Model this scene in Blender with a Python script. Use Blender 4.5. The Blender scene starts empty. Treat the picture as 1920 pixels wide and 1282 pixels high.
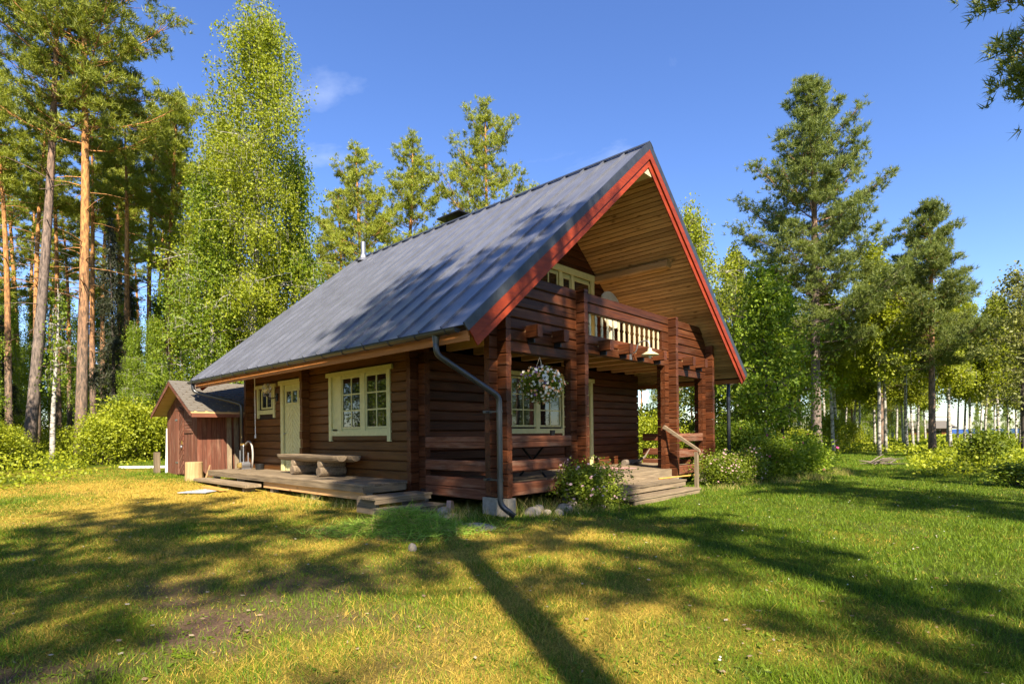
import bpy, math, random
import numpy as np
from mathutils import Vector, Matrix

# ------------------------------------------------------------------ camera, sky, sun, exposure
sc = bpy.context.scene
COL = sc.collection
CAM = Vector((-7.18, -6.99, 1.45))          # eye, metres; the cabin's front left corner is the origin
YAW, ROLL = 0.82298, 0.01104
FWD = Vector((math.sin(YAW), math.cos(YAW), 0))
RIGHT = Vector((math.cos(YAW), -math.sin(YAW), 0))
cam_data = bpy.data.cameras.new('camera')
cam = bpy.data.objects.new('camera', cam_data)
COL.objects.link(cam)
cam_data.sensor_width = 36.0
cam_data.lens = 1057.4 / 1920 * 36
cam_data.shift_y = (812.7 - 641) / 1920
cam_data.clip_start = 0.05
cam_data.clip_end = 20000
UP = Vector((0, 0, 1))
cr, sr = math.cos(ROLL), math.sin(ROLL)
c_right = RIGHT * cr - UP * sr
c_up = RIGHT * sr + UP * cr
mw = Matrix((c_right, c_up, -FWD)).transposed().to_4x4()
mw.translation = CAM
cam.matrix_world = mw
sc.camera = cam

SUN_EL, SUN_AZ = math.radians(42), math.radians(32)      # light travels towards +Y turned 32 deg to +X
world = bpy.data.worlds.new('World')
sc.world = world
world.use_nodes = True
wn = world.node_tree.nodes
sky = wn.new('ShaderNodeTexSky')
sky.sky_type = 'NISHITA'
sky.sun_disc = False
sky.sun_elevation = SUN_EL
sky.sun_rotation = math.radians(212)
sky.air_density = 1.0
sky.dust_density = 0.1
sky.ozone_density = 4.0
bg = wn['Background']
bg.inputs['Strength'].default_value = 0.090
hsv = wn.new('ShaderNodeHueSaturation')
hsv.inputs['Saturation'].default_value = 1.14
hsv.inputs['Hue'].default_value = 0.513
world.node_tree.links.new(sky.outputs[0], hsv.inputs['Color'])
# thin cirrus wisps over the whole sky
wl_ = world.node_tree.links
tcw = wn.new('ShaderNodeTexCoord')
mpw = wn.new('ShaderNodeMapping')
mpw.inputs['Scale'].default_value = (1.1, 2.6, 3.2)
mpw.inputs['Rotation'].default_value = (0.2, 0.5, 0.9)
wl_.new(tcw.outputs['Generated'], mpw.inputs['Vector'])
nzw_ = wn.new('ShaderNodeTexNoise')
nzw_.inputs['Scale'].default_value = 1.7
nzw_.inputs['Detail'].default_value = 7
nzw_.inputs['Roughness'].default_value = 0.55
nzw_.inputs['Distortion'].default_value = 0.6
wl_.new(mpw.outputs[0], nzw_.inputs['Vector'])
rpw = wn.new('ShaderNodeValToRGB')
rpw.color_ramp.elements[0].position = 0.63
rpw.color_ramp.elements[0].color = (0, 0, 0, 1)
rpw.color_ramp.elements[1].position = 0.80
rpw.color_ramp.elements[1].color = (0.34, 0.34, 0.34, 1)
wl_.new(nzw_.outputs[0], rpw.inputs[0])
mxw = wn.new('ShaderNodeMix')
mxw.data_type = 'RGBA'
mxw.inputs['B'].default_value = (5.2, 5.6, 6.4, 1)
wl_.new(rpw.outputs[0], mxw.inputs['Factor'])
wl_.new(hsv.outputs[0], mxw.inputs['A'])
wl_.new(mxw.outputs['Result'], bg.inputs['Color'])

sun_data = bpy.data.lights.new('sun', 'SUN')
sun_data.energy = 5.0
sun_data.angle = math.radians(0.5)
sun_data.color = (1.0, 0.89, 0.72)
sun = bpy.data.objects.new('sun', sun_data)
COL.objects.link(sun)
ldir = Vector((math.sin(SUN_AZ) * math.cos(SUN_EL), math.cos(SUN_AZ) * math.cos(SUN_EL), -math.sin(SUN_EL)))
sun.rotation_euler = ldir.to_track_quat('-Z', 'Y').to_euler()
sun.location = (-20, -20, 30)

sc.view_settings.view_transform = 'Standard'
sc.view_settings.look = 'None'
sc.view_settings.gamma = 1.0
sc.view_settings.use_curve_mapping = False
sc.view_settings.exposure = 1.55
sc.cycles.use_denoising = True
sc.cycles.max_bounces = 6
sc.cycles.diffuse_bounces = 3
sc.cycles.transparent_max_bounces = 4

rnd = random.Random(7)

# ------------------------------------------------------------------ materials
def nt(name):
    m = bpy.data.materials.new(name)
    m.use_nodes = True
    t = m.node_tree
    return m, t.nodes, t.links, t.nodes['Principled BSDF']

def noise(n, l, vec, scale, detail=4, rough=0.55):
    x = n.new('ShaderNodeTexNoise')
    x.inputs['Scale'].default_value = scale
    x.inputs['Detail'].default_value = detail
    x.inputs['Roughness'].default_value = rough
    if vec is not None:
        l.new(vec, x.inputs['Vector'])
    return x

def ramp(n, l, fac, stops):
    r = n.new('ShaderNodeValToRGB')
    e = r.color_ramp.elements
    while len(e) < len(stops):
        e.new(0.5)
    for el, (p, c) in zip(e, stops):
        el.position = p
        el.color = (*c, 1) if len(c) == 3 else c
    l.new(fac, r.inputs[0])
    return r

def mix(n, l, fac, a, b, blend='MIX'):
    m = n.new('ShaderNodeMix')
    m.data_type = 'RGBA'
    m.blend_type = blend
    for sock, v in ((m.inputs['Factor'], fac), (m.inputs['A'], a), (m.inputs['B'], b)):
        if isinstance(v, (int, float)):
            sock.default_value = v
        elif isinstance(v, tuple):
            sock.default_value = (*v, 1)
        else:
            l.new(v, sock)
    return m.outputs['Result']

def bump(n, l, b, height, strength, dist=0.02):
    x = n.new('ShaderNodeBump')
    x.inputs['Strength'].default_value = strength
    x.inputs['Distance'].default_value = dist
    l.new(height, x.inputs['Height'])
    l.new(x.outputs[0], b.inputs['Normal'])

def worldpos(n, l, scl, jitter=True):
    g = n.new('ShaderNodeNewGeometry')
    v = n.new('ShaderNodeVectorMath')
    v.operation = 'MULTIPLY'
    v.inputs[1].default_value = scl
    l.new(g.outputs['Position'], v.inputs[0])
    if not jitter:
        return v.outputs[0]
    oi = n.new('ShaderNodeObjectInfo')
    k = n.new('ShaderNodeMath')
    k.operation = 'MULTIPLY'
    k.inputs[1].default_value = 37.0
    l.new(oi.outputs['Random'], k.inputs[0])
    a = n.new('ShaderNodeVectorMath')
    a.operation = 'ADD'
    l.new(v.outputs[0], a.inputs[0])
    l.new(k.outputs[0], a.inputs[1])
    return a.outputs[0]

def objvar(n, l, amt):
    oi = n.new('ShaderNodeObjectInfo')
    mr = n.new('ShaderNodeMapRange')
    mr.inputs['To Min'].default_value = 1 - amt
    mr.inputs['To Max'].default_value = 1 + amt
    l.new(oi.outputs['Random'], mr.inputs['Value'])
    return mr.outputs[0]

def wood(name, c1, c2, axis, rough=0.6, amt=0.18, wear=None, wear_amt=0.45, bmp=0.35, grain=30.0, knots=False, cracks=False):
    m, n, l, b = nt(name)
    s = [grain, grain, grain]
    s['xyz'.index(axis)] = 1.6
    v = worldpos(n, l, s)
    g = noise(n, l, v, 1.0, 5, 0.6)
    r = ramp(n, l, g.outputs[0], [(0.3, c1), (0.7, c2)])
    col = r.outputs[0]
    if wear:
        s2 = [7.0, 7.0, 7.0]
        s2['xyz'.index(axis)] = 1.1
        g2 = noise(n, l, worldpos(n, l, s2), 1.0, 6, 0.7)
        r2 = ramp(n, l, g2.outputs[0], [(0.5, (0, 0, 0)), (0.75, (wear_amt,) * 3)])
        col = mix(n, l, r2.outputs[0], col, wear)
    if cracks:
        s4 = [grain * 1.5] * 3
        s4['xyz'.index(axis)] = 0.9
        g4 = noise(n, l, worldpos(n, l, s4), 1.0, 2, 0.5)
        r4 = ramp(n, l, g4.outputs[0], [(0.30, (0.75,) * 3), (0.37, (0, 0, 0))])
        col = mix(n, l, r4.outputs[0], col, (c1[0] * 0.2, c1[1] * 0.2, c1[2] * 0.2))
    if knots:
        s3 = [9.0, 9.0, 9.0]
        s3['xyz'.index(axis)] = 4.0
        vo = n.new('ShaderNodeTexVoronoi')
        vo.inputs['Scale'].default_value = 0.55
        l.new(worldpos(n, l, s3), vo.inputs['Vector'])
        r3 = ramp(n, l, vo.outputs['Distance'], [(0.06, (0.85,) * 3), (0.2, (0, 0, 0))])
        col = mix(n, l, r3.outputs[0], col, (c1[0] * 0.3, c1[1] * 0.25, c1[2] * 0.22))
    col = mix(n, l, 1.0, col, objvar(n, l, amt), 'MULTIPLY')
    l.new(col, b.inputs['Base Color'])
    b.inputs['Roughness'].default_value = rough
    b.inputs['Specular IOR Level'].default_value = 0.22
    bump(n, l, b, g.outputs[0], bmp, 0.006)
    return m

def plain(name, c, rough=0.5, metal=0.0, var=0.12, scale=6.0, bmp=0.0, spec=0.5):
    m, n, l, b = nt(name)
    g = noise(n, l, worldpos(n, l, (1, 1, 1)), scale, 5)
    r = ramp(n, l, g.outputs[0], [(0.25, tuple(x * (1 - var) for x in c)), (0.75, tuple(min(1, x * (1 + var)) for x in c))])
    l.new(r.outputs[0], b.inputs['Base Color'])
    b.inputs['Roughness'].default_value = rough
    b.inputs['Metallic'].default_value = metal
    b.inputs['Specular IOR Level'].default_value = spec
    if bmp:
        bump(n, l, b, g.outputs[0], bmp, 0.01)
    return m

def foliage(name, dark, light, trans=0.3, rough=0.55, clump=0.8):
    m, n, l, b = nt(name)
    g = n.new('ShaderNodeNewGeometry')
    oi = n.new('ShaderNodeObjectInfo')
    nz = noise(n, l, g.outputs['Position'], clump, 3)
    ad = n.new('ShaderNodeMath')
    ad.operation = 'ADD'
    ml = n.new('ShaderNodeMath')
    ml.operation = 'MULTIPLY'
    ml.inputs[1].default_value = 0.65
    l.new(g.outputs['Random Per Island'], ml.inputs[0])
    l.new(ml.outputs[0], ad.inputs[0])
    m2 = n.new('ShaderNodeMath')
    m2.operation = 'MULTIPLY'
    m2.inputs[1].default_value = 0.5
    l.new(nz.outputs[0], m2.inputs[0])
    l.new(m2.outputs[0], ad.inputs[1])
    r = ramp(n, l, ad.outputs[0], [(0.1, dark), (0.85, light)])
    col = mix(n, l, 1.0, r.outputs[0], objvar(n, l, 0.15), 'MULTIPLY')
    l.new(col, b.inputs['Base Color'])
    b.inputs['Roughness'].default_value = rough
    b.inputs['Specular IOR Level'].default_value = 0.35
    tr = n.new('ShaderNodeBsdfTranslucent')
    tc = mix(n, l, 1.0, col, (1.1, 1.1, 0.5), 'MULTIPLY')
    l.new(tc, tr.inputs['Color'])
    ms = n.new('ShaderNodeMixShader')
    ms.inputs[0].default_value = trans
    l.new(b.outputs[0], ms.inputs[1])
    l.new(tr.outputs[0], ms.inputs[2])
    l.new(ms.outputs[0], n['Material Output'].inputs['Surface'])
    return m

def attr_foliage(name, trans=0.25):
    m, n, l, b = nt(name)
    a = n.new('ShaderNodeAttribute')
    a.attribute_name = 'tint'
    l.new(a.outputs['Color'], b.inputs['Base Color'])
    b.inputs['Roughness'].default_value = 0.6
    b.inputs['Specular IOR Level'].default_value = 0.25
    tr = n.new('ShaderNodeBsdfTranslucent')
    l.new(a.outputs['Color'], tr.inputs['Color'])
    ms = n.new('ShaderNodeMixShader')
    ms.inputs[0].default_value = trans
    l.new(b.outputs[0], ms.inputs[1])
    l.new(tr.outputs[0], ms.inputs[2])
    l.new(ms.outputs[0], n['Material Output'].inputs['Surface'])
    return m

def bark(name, low, mid, high, z0, z1):
    """pine bark: grey plates low on the trunk, flaky orange above (object height)"""
    m, n, l, b = nt(name)
    tc = n.new('ShaderNodeTexCoord')
    sep = n.new('ShaderNodeSeparateXYZ')
    l.new(tc.outputs['Object'], sep.inputs[0])
    v = n.new('ShaderNodeVectorMath')
    v.operation = 'MULTIPLY'
    v.inputs[1].default_value = (9, 9, 2.2)
    l.new(tc.outputs['Object'], v.inputs[0])
    nz = noise(n, l, v.outputs[0], 1.6, 6, 0.65)
    mr = n.new('ShaderNodeMapRange')
    mr.inputs['From Min'].default_value = z0
    mr.inputs['From Max'].default_value = z1
    l.new(sep.outputs['Z'], mr.inputs['Value'])
    ad = n.new('ShaderNodeMath')
    ad.operation = 'MULTIPLY_ADD'
    ad.inputs[1].default_value = 0.5
    l.new(nz.outputs[0], ad.inputs[0])
    l.new(mr.outputs[0], ad.inputs[2])
    r = ramp(n, l, ad.outputs[0], [(0.15, low), (0.55, mid), (1.0, high)])
    r2 = ramp(n, l, nz.outputs[0], [(0.38, (0.35,) * 3), (0.6, (1.1,) * 3)])
    col = mix(n, l, 1.0, r.outputs[0], r2.outputs[0], 'MULTIPLY')
    l.new(col, b.inputs['Base Color'])
    b.inputs['Roughness'].default_value = 0.9
    bump(n, l, b, nz.outputs[0], 0.8, 0.04)
    return m

def birch_bark(name):
    m, n, l, b = nt(name)
    tc = n.new('ShaderNodeTexCoord')
    v = n.new('ShaderNodeVectorMath')
    v.operation = 'MULTIPLY'
    v.inputs[1].default_value = (3.5, 3.5, 9)
    l.new(tc.outputs['Object'], v.inputs[0])
    nz = noise(n, l, v.outputs[0], 1.0, 5, 0.7)
    r = ramp(n, l, nz.outputs[0], [(0.40, (0.05, 0.045, 0.04)), (0.5, (0.36, 0.33, 0.28)), (0.7, (0.52, 0.48, 0.42))])
    l.new(r.outputs[0], b.inputs['Base Color'])
    b.inputs['Roughness'].default_value = 0.8
    bump(n, l, b, nz.outputs[0], 0.3, 0.02)
    return m

LOGW = (0.30, 0.20, 0.15)
M = {}
for ax in 'xyz':
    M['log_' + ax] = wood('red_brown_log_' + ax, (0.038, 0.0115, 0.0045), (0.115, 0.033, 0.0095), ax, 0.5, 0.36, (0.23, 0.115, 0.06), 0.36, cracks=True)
    M['side_' + ax] = wood('brown_log_' + ax, (0.065, 0.024, 0.006), (0.150, 0.056, 0.012), ax, 0.5, 0.22, (0.23, 0.115, 0.035), 0.4, cracks=True)  # warm tone includes bounce light off the sunlit straw, mixed into the colour
    M['grey_' + ax] = wood('weathered_plank_' + ax, (0.13, 0.095, 0.058), (0.27, 0.205, 0.128), ax, 0.75, 0.2, (0.08, 0.06, 0.04), 0.6, cracks=True)
    M['shed_' + ax] = wood('faded_red_board_' + ax, (0.10, 0.037, 0.022), (0.185, 0.068, 0.040), ax, 0.75, 0.2, (0.36, 0.23, 0.15), 0.5, cracks=True)
    M['rail_' + ax] = wood('worn_rail_' + ax, (0.085, 0.026, 0.011), (0.20, 0.072, 0.034), ax, 0.65, 0.15, (0.36, 0.24, 0.16), 0.55, cracks=True)
M['pine_y'] = wood('pine_soffit_board', (0.36, 0.20, 0.085), (0.55, 0.33, 0.155), 'y', 0.6, 0.26, None, 0, 0.2, 22, True)
M['pine_x'] = wood('pine_plank', (0.42, 0.27, 0.12), (0.56, 0.38, 0.18), 'x', 0.6, 0.12, None, 0, 0.2, 22, True)
M['fascia'] = wood('orange_fascia_board', (0.34, 0.125, 0.035), (0.46, 0.18, 0.055), 'y', 0.55, 0.05, None, 0, 0.2)
M['barge'] = wood('red_bargeboard', (0.18, 0.024, 0.009), (0.31, 0.044, 0.012), 'x', 0.55, 0.10, (0.14, 0.022, 0.012), 0.55, 0.2, 14)
M['orange_y'] = wood('orange_board', (0.50, 0.24, 0.05), (0.62, 0.32, 0.08), 'y', 0.6, 0.05)
M['barelog'] = wood('bare_grey_log', (0.15, 0.105, 0.065), (0.33, 0.25, 0.16), 'y', 0.7, 0.2, (0.09, 0.07, 0.055), 0.55)
M['stump'] = wood('cut_wood', (0.30, 0.19, 0.085), (0.46, 0.31, 0.15), 'z', 0.75, 0.05)
M['green'] = plain('yellow_green_paint', (0.56, 0.53, 0.25), 0.5, 0, 0.12, 7.0)
M['cream'] = plain('cream_paint', (0.50, 0.43, 0.26), 0.55, 0, 0.08, 9.0)
M['core'] = plain('dark_wall_core', (0.03, 0.015, 0.01), 0.9)
M['roof'] = plain('dark_grey_roof_sheet', (0.165, 0.173, 0.205), 0.40, 0.4, 0.16, 2.2, 0.08)
_n = M['roof'].node_tree
_b = _n.nodes['Principled BSDF']
_st = noise(_n.nodes, _n.links, worldpos(_n.nodes, _n.links, (0.7, 11, 0.7)), 1.0, 6, 0.7)
_rs_ = ramp(_n.nodes, _n.links, _st.outputs[0], [(0.3, (0.72,) * 3), (0.62, (1.06,) * 3)])
_src = _b.inputs['Base Color'].links[0].from_socket
_n.links.new(mix(_n.nodes, _n.links, 1.0, _src, _rs_.outputs[0], 'MULTIPLY'), _b.inputs['Base Color'])
M['rooftrim'] = plain('dark_roof_trim', (0.045, 0.05, 0.058), 0.4, 0.3, 0.3, 7)
M['gutter'] = plain('dark_gutter_metal', (0.07, 0.07, 0.072), 0.32, 0.6, 0.1, 4)
M['black'] = plain('black_metal', (0.02, 0.02, 0.02), 0.45, 0.4)
M['steel'] = plain('grey_steel', (0.32, 0.32, 0.33), 0.4, 0.8)
M['concrete'] = plain('concrete', (0.31, 0.26, 0.19), 0.9, 0, 0.25, 12, 0.4)
M['stone'] = plain('field_stone', (0.27, 0.225, 0.165), 0.9, 0, 0.5, 7, 0.5)
M['brickred'] = plain('pale_red_brick', (0.42, 0.24, 0.18), 0.9, 0, 0.2, 10, 0.3)
M['shingle'] = plain('grey_bitumen_shingle', (0.115, 0.10, 0.08), 0.95, 0, 0.35, 40, 0.4)
M['white'] = plain('white_paint', (0.78, 0.76, 0.72), 0.5, 0, 0.05)
M['mat'] = plain('grey_mat', (0.36, 0.37, 0.40), 0.9, 0, 0.12, 30)
M['rug'] = plain('faded_pink_rug', (0.42, 0.22, 0.20), 0.95, 0, 0.2, 14)
M['hose'] = plain('grey_hose', (0.35, 0.32, 0.28), 0.5)
M['rope'] = plain('pale_rope', (0.55, 0.42, 0.26), 0.9)
M['disc'] = plain('pale_disc', (0.50, 0.45, 0.34), 0.6)
M['brass'] = plain('brass', (0.65, 0.45, 0.15), 0.35, 0.9)
m, n, l, b = nt('window_glass')
b.inputs['Base Color'].default_value = (0.012, 0.013, 0.012, 1)
b.inputs['Roughness'].default_value = 0.02
b.inputs['IOR'].default_value = 1.9
nzg = noise(n, l, worldpos(n, l, (1, 1, 1)), 1.7, 2)
bump(n, l, b, nzg.outputs[0], 0.05, 0.02)
M['glass'] = m
m, n, l, b = nt('clear_globe_glass')
b.inputs['Base Color'].default_value = (0.9, 0.88, 0.8, 1)
b.inputs['Roughness'].default_value = 0.08
b.inputs['Transmission Weight'].default_value = 0.75
M['globe'] = m
M['pine_leaf'] = foliage('pine_needles', (0.095, 0.14, 0.016), (0.35, 0.37, 0.038), 0.35)
M['pine_leaf_blue'] = foliage('pine_needles_cool', (0.065, 0.108, 0.028), (0.235, 0.27, 0.055), 0.35)
M['birch_leaf'] = foliage('birch_leaves', (0.115, 0.165, 0.008), (0.37, 0.40, 0.020), 0.45)
M['leaf'] = foliage('green_leaves', (0.075, 0.145, 0.008), (0.26, 0.335, 0.020), 0.45)
M['leaf_grey'] = foliage('grey_green_leaves', (0.10, 0.12, 0.03), (0.30, 0.31, 0.07), 0.35)
M['spruce_leaf'] = foliage('dark_spruce_needles', (0.012, 0.020, 0.008), (0.045, 0.050, 0.018), 0.1)
M['bush_leaf'] = foliage('bush_leaves', (0.06, 0.11, 0.008), (0.24, 0.29, 0.018), 0.35)
M['herb'] = foliage('undergrowth_leaves', (0.11, 0.16, 0.008), (0.37, 0.395, 0.020), 0.42)
M['tint'] = attr_foliage('grass_blades')
M['flower_pink'] = foliage('pink_petals', (0.50, 0.26, 0.26), (0.68, 0.45, 0.42), 0.2)
M['flower_white'] = foliage('white_petals', (0.62, 0.60, 0.55), (0.80, 0.78, 0.72), 0.2)
M['flower_peach'] = foliage('peach_petals', (0.62, 0.26, 0.12), (0.75, 0.42, 0.22), 0.2)
M['flower_purple'] = foliage('purple_petals', (0.16, 0.07, 0.30), (0.26, 0.14, 0.45), 0.2)
M['flower_magenta'] = foliage('magenta_petals', (0.40, 0.03, 0.14), (0.5, 0.06, 0.2), 0.2)
M['pine_bark'] = bark('pine_bark', (0.16, 0.125, 0.10), (0.30, 0.16, 0.08), (0.50, 0.23, 0.07), 4.0, 12.0)
M['pine_bark_grey'] = bark('grey_pine_bark', (0.19, 0.15, 0.125), (0.22, 0.15, 0.11), (0.36, 0.19, 0.09), 7.0, 20.0)
M['birch_bark'] = birch_bark('birch_bark')
M['dark_bark'] = plain('dark_bark', (0.06, 0.045, 0.035), 0.9, 0, 0.3, 9, 0.4)
M['deadwood'] = plain('grey_dead_wood', (0.17, 0.135, 0.10), 0.9, 0, 0.25, 8, 0.3)

# ------------------------------------------------------------------ mesh helpers
WL = {}          # world location of every object that has children

def wloc(o):
    return WL.get(o, Vector((0, 0, 0)))

def tag(o, label=None, cat=None, group=None, kind=None):
    if label: o['label'] = label
    if cat: o['category'] = cat
    if group: o['group'] = group
    if kind: o['kind'] = kind
    return o

def thing(name, loc, label, cat, group=None):
    o = bpy.data.objects.new(name, None)
    o.empty_display_size = 0.2
    COL.objects.link(o)
    o.location = loc
    WL[o] = Vector(loc)
    return tag(o, label, cat, group)

def place(name, me, parent, center):
    o = bpy.data.objects.new(name, me)
    COL.objects.link(o)
    if parent is not None:
        o.parent = parent
    o.location = Vector(center) - wloc(parent)
    WL[o] = Vector(center)
    return o

class MB:
    def __init__(self):
        self.v, self.f = [], []
    def add(self, vs, fs):
        k = len(self.v)
        self.v += [tuple(p) for p in vs]
        self.f += [tuple(i + k for i in q) for q in fs]
        return self
    def box(self, x0, x1, y0, y1, z0, z1):
        x0, x1 = min(x0, x1), max(x0, x1); y0, y1 = min(y0, y1), max(y0, y1); z0, z1 = min(z0, z1), max(z0, z1)
        return self.add([(x, y, z) for z in (z0, z1) for y in (y0, y1) for x in (x0, x1)],
                        [(0, 2, 3, 1), (4, 5, 7, 6), (0, 1, 5, 4), (2, 6, 7, 3), (0, 4, 6, 2), (1, 3, 7, 5)])
    def loft(self, A, B):
        """closed prism between two equal polygons"""
        n_ = len(A)
        fs = [tuple(range(n_))[::-1], tuple(range(n_, 2 * n_))]
        for i in range(n_):
            j = (i + 1) % n_
            fs.append((i, j, n_ + j, n_ + i))
        return self.add(list(A) + list(B), fs)
    def prism(self, poly, axis, a0, a1):
        """poly of (u,w) pairs; axis x: (y,z), y: (x,z), z: (x,y)"""
        def mk(a):
            if axis == 'x': return [(a, u, w) for u, w in poly]
            if axis == 'y': return [(u, a, w) for u, w in poly]
            return [(u, w, a) for u, w in poly]
        return self.loft(mk(a0), mk(a1))
    def log(self, axis, a0, a1, b0, b1, z0, z1, ch=0.016, s0=0.0, s1=0.0):
        """squared log with eased edges along axis; s0/s1 slant its ends (d a / d z)"""
        c = min(ch, (b1 - b0) * 0.3, (z1 - z0) * 0.3)
        pr = [(b0 + c, z0), (b1 - c, z0), (b1, z0 + c), (b1, z1 - c), (b1 - c, z1), (b0 + c, z1), (b0, z1 - c), (b0, z0 + c)]
        def mk(a, s):
            if axis == 'x': return [(a + s * (z - z0), u, z) for u, z in pr]
            if axis == 'y': return [(u, a + s * (z - z0), z) for u, z in pr]
            zc = [(b0 + c, z0), (b1 - c, z0), (b1, z0 + c), (b1, z1 - c), (b1 - c, z1), (b0 + c, z1), (b0, z1 - c), (b0, z0 + c)]
            return [(u, w, a) for u, w in zc]
        return self.loft(mk(a0, s0), mk(a1, s1))
    def tube(self, pts, rads, n_=8, cap=True):
        pts = [Vector(p) for p in pts]
        if isinstance(rads, (int, float)): rads = [rads] * len(pts)
        base = len(self.v)
        ref = None
        for i, p in enumerate(pts):
            d = (pts[min(i + 1, len(pts) - 1)] - pts[max(i - 1, 0)]).normalized()
            if ref is None:
                ref = d.orthogonal().normalized()
            u = (ref - d * ref.dot(d))
            u = u.normalized() if u.length > 1e-6 else d.orthogonal().normalized()
            ref = u
            w = d.cross(u)
            for k in range(n_):
                a = 2 * math.pi * k / n_
                self.v.append(tuple(p + (u * math.cos(a) + w * math.sin(a)) * rads[i]))
        for i in range(len(pts) - 1):
            for k in range(n_):
                k2 = (k + 1) % n_
                self.f.append((base + i * n_ + k, base + i * n_ + k2, base + (i + 1) * n_ + k2, base + (i + 1) * n_ + k))
        if cap:
            self.f.append(tuple(base + k for k in range(n_))[::-1])
            self.f.append(tuple(base + (len(pts) - 1) * n_ + k for k in range(n_)))
        return self
    def lathe(self, prof, c, n_=16):
        """prof of (r,z) from bottom to top around c"""
        base = len(self.v)
        for r, z in prof:
            for k in range(n_):
                a = 2 * math.pi * k / n_
                self.v.append((c[0] + r * math.cos(a), c[1] + r * math.sin(a), c[2] + z))
        for i in range(len(prof) - 1):
            for k in range(n_):
                k2 = (k + 1) % n_
                self.f.append((base + i * n_ + k, base + i * n_ + k2, base + (i + 1) * n_ + k2, base + (i + 1) * n_ + k))
        self.f.append(tuple(base + k for k in range(n_))[::-1])
        self.f.append(tuple(base + (len(prof) - 1) * n_ + k for k in range(n_)))
        return self
    def build(self, name, mat, parent=None, smooth=False, center=None):
        V = np.array(self.v, float)
        if center is None:
            center = (V.min(0) + V.max(0)) / 2
            if parent is None:
                center[2] = V[:, 2].min()
        c = np.array(center, float)
        me = bpy.data.meshes.new(name)
        me.from_pydata([tuple(p) for p in (V - c)], [], self.f)
        if smooth:
            me.polygons.foreach_set('use_smooth', [True] * len(me.polygons))
        me.materials.append(M[mat] if isinstance(mat, str) else mat)
        me.update()
        return place(name, me, parent, c)

def np_mesh(name, V, F, mat, tint=None, smooth=False):
    """V (n,3), F (m,k) arrays -> mesh"""
    me = bpy.data.meshes.new(name)
    V = np.ascontiguousarray(V, dtype=np.float32)
    F = np.ascontiguousarray(F, dtype=np.int32)
    k = F.shape[1]
    me.vertices.add(len(V))
    me.vertices.foreach_set('co', V.ravel())
    me.loops.add(F.size)
    me.loops.foreach_set('vertex_index', F.ravel())
    me.polygons.add(len(F))
    me.polygons.foreach_set('loop_start', np.arange(0, F.size, k, dtype=np.int32))
    if smooth:
        me.polygons.foreach_set('use_smooth', np.ones(len(F), dtype=bool))
    if tint is not None:
        a = me.color_attributes.new('tint', 'FLOAT_COLOR', 'POINT')
        c4 = np.ones((len(V), 4), np.float32)
        c4[:, :3] = tint
        a.data.foreach_set('color', c4.ravel())
    me.materials.append(M[mat] if isinstance(mat, str) else mat)
    me.update(calc_edges=True)
    me.validate()
    return me

def copy_tree(o, loc, rz=0.0, scale=1.0, label=None, group=None):
    """copy of a thing with copies of its parts (shared meshes)"""
    c = o.copy()
    COL.objects.link(c)
    c.location = loc
    c.rotation_euler = (0, 0, rz)
    c.scale = scale if isinstance(scale, tuple) else (scale,) * 3
    if label: c['label'] = label
    if group: c['group'] = group
    for ch in list(o.children):
        d = ch.copy()
        COL.objects.link(d)
        d.parent = c
    return c

# value noise for ground relief and colour patches
_rs = np.random.RandomState(3)
_LAT = _rs.rand(256, 256)
def vnoise(x, y, s):
    x = np.asarray(x, float) * s + 1000.0
    y = np.asarray(y, float) * s + 1000.0
    xi, yi = np.floor(x).astype(int), np.floor(y).astype(int)
    fx, fy = x - xi, y - yi
    fx, fy = fx * fx * (3 - 2 * fx), fy * fy * (3 - 2 * fy)
    g = lambda a, b_: _LAT[a % 256, b_ % 256]
    return (g(xi, yi) * (1 - fx) + g(xi + 1, yi) * fx) * (1 - fy) + (g(xi, yi + 1) * (1 - fx) + g(xi + 1, yi + 1) * fx) * fy
def fbm(x, y, s, o=4):
    t, a, w = 0, 0.5, 0
    for i in range(o):
        t = t + a * vnoise(x, y, s * 2 ** i)
        w += a
        a *= 0.55
    return t / w
def sstep(a, b_, x):
    t = np.clip((np.asarray(x, float) - a) / (b_ - a), 0, 1)
    return t * t * (3 - 2 * t)

def ground_z(x, y):
    x = np.asarray(x, float); y = np.asarray(y, float)
    yy = np.clip(y, 0, 30)
    z = 0.012 * yy + 0.0005 * yy * yy
    z = z * (1 - sstep(12, 40, x) * 0.8)
    z = z + (fbm(x, y, 0.6, 3) - 0.5) * 0.05
    z = z - sstep(118, 136, x) * 3.2
    return z
def gz(x, y):
    return float(ground_z(x, y))
def at(bearing, depth):
    """ground point at a bearing (tangent right of the view axis) and distance along it"""
    p = CAM + FWD * depth + RIGHT * (bearing * depth)
    return Vector((p.x, p.y, gz(p.x, p.y)))

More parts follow.
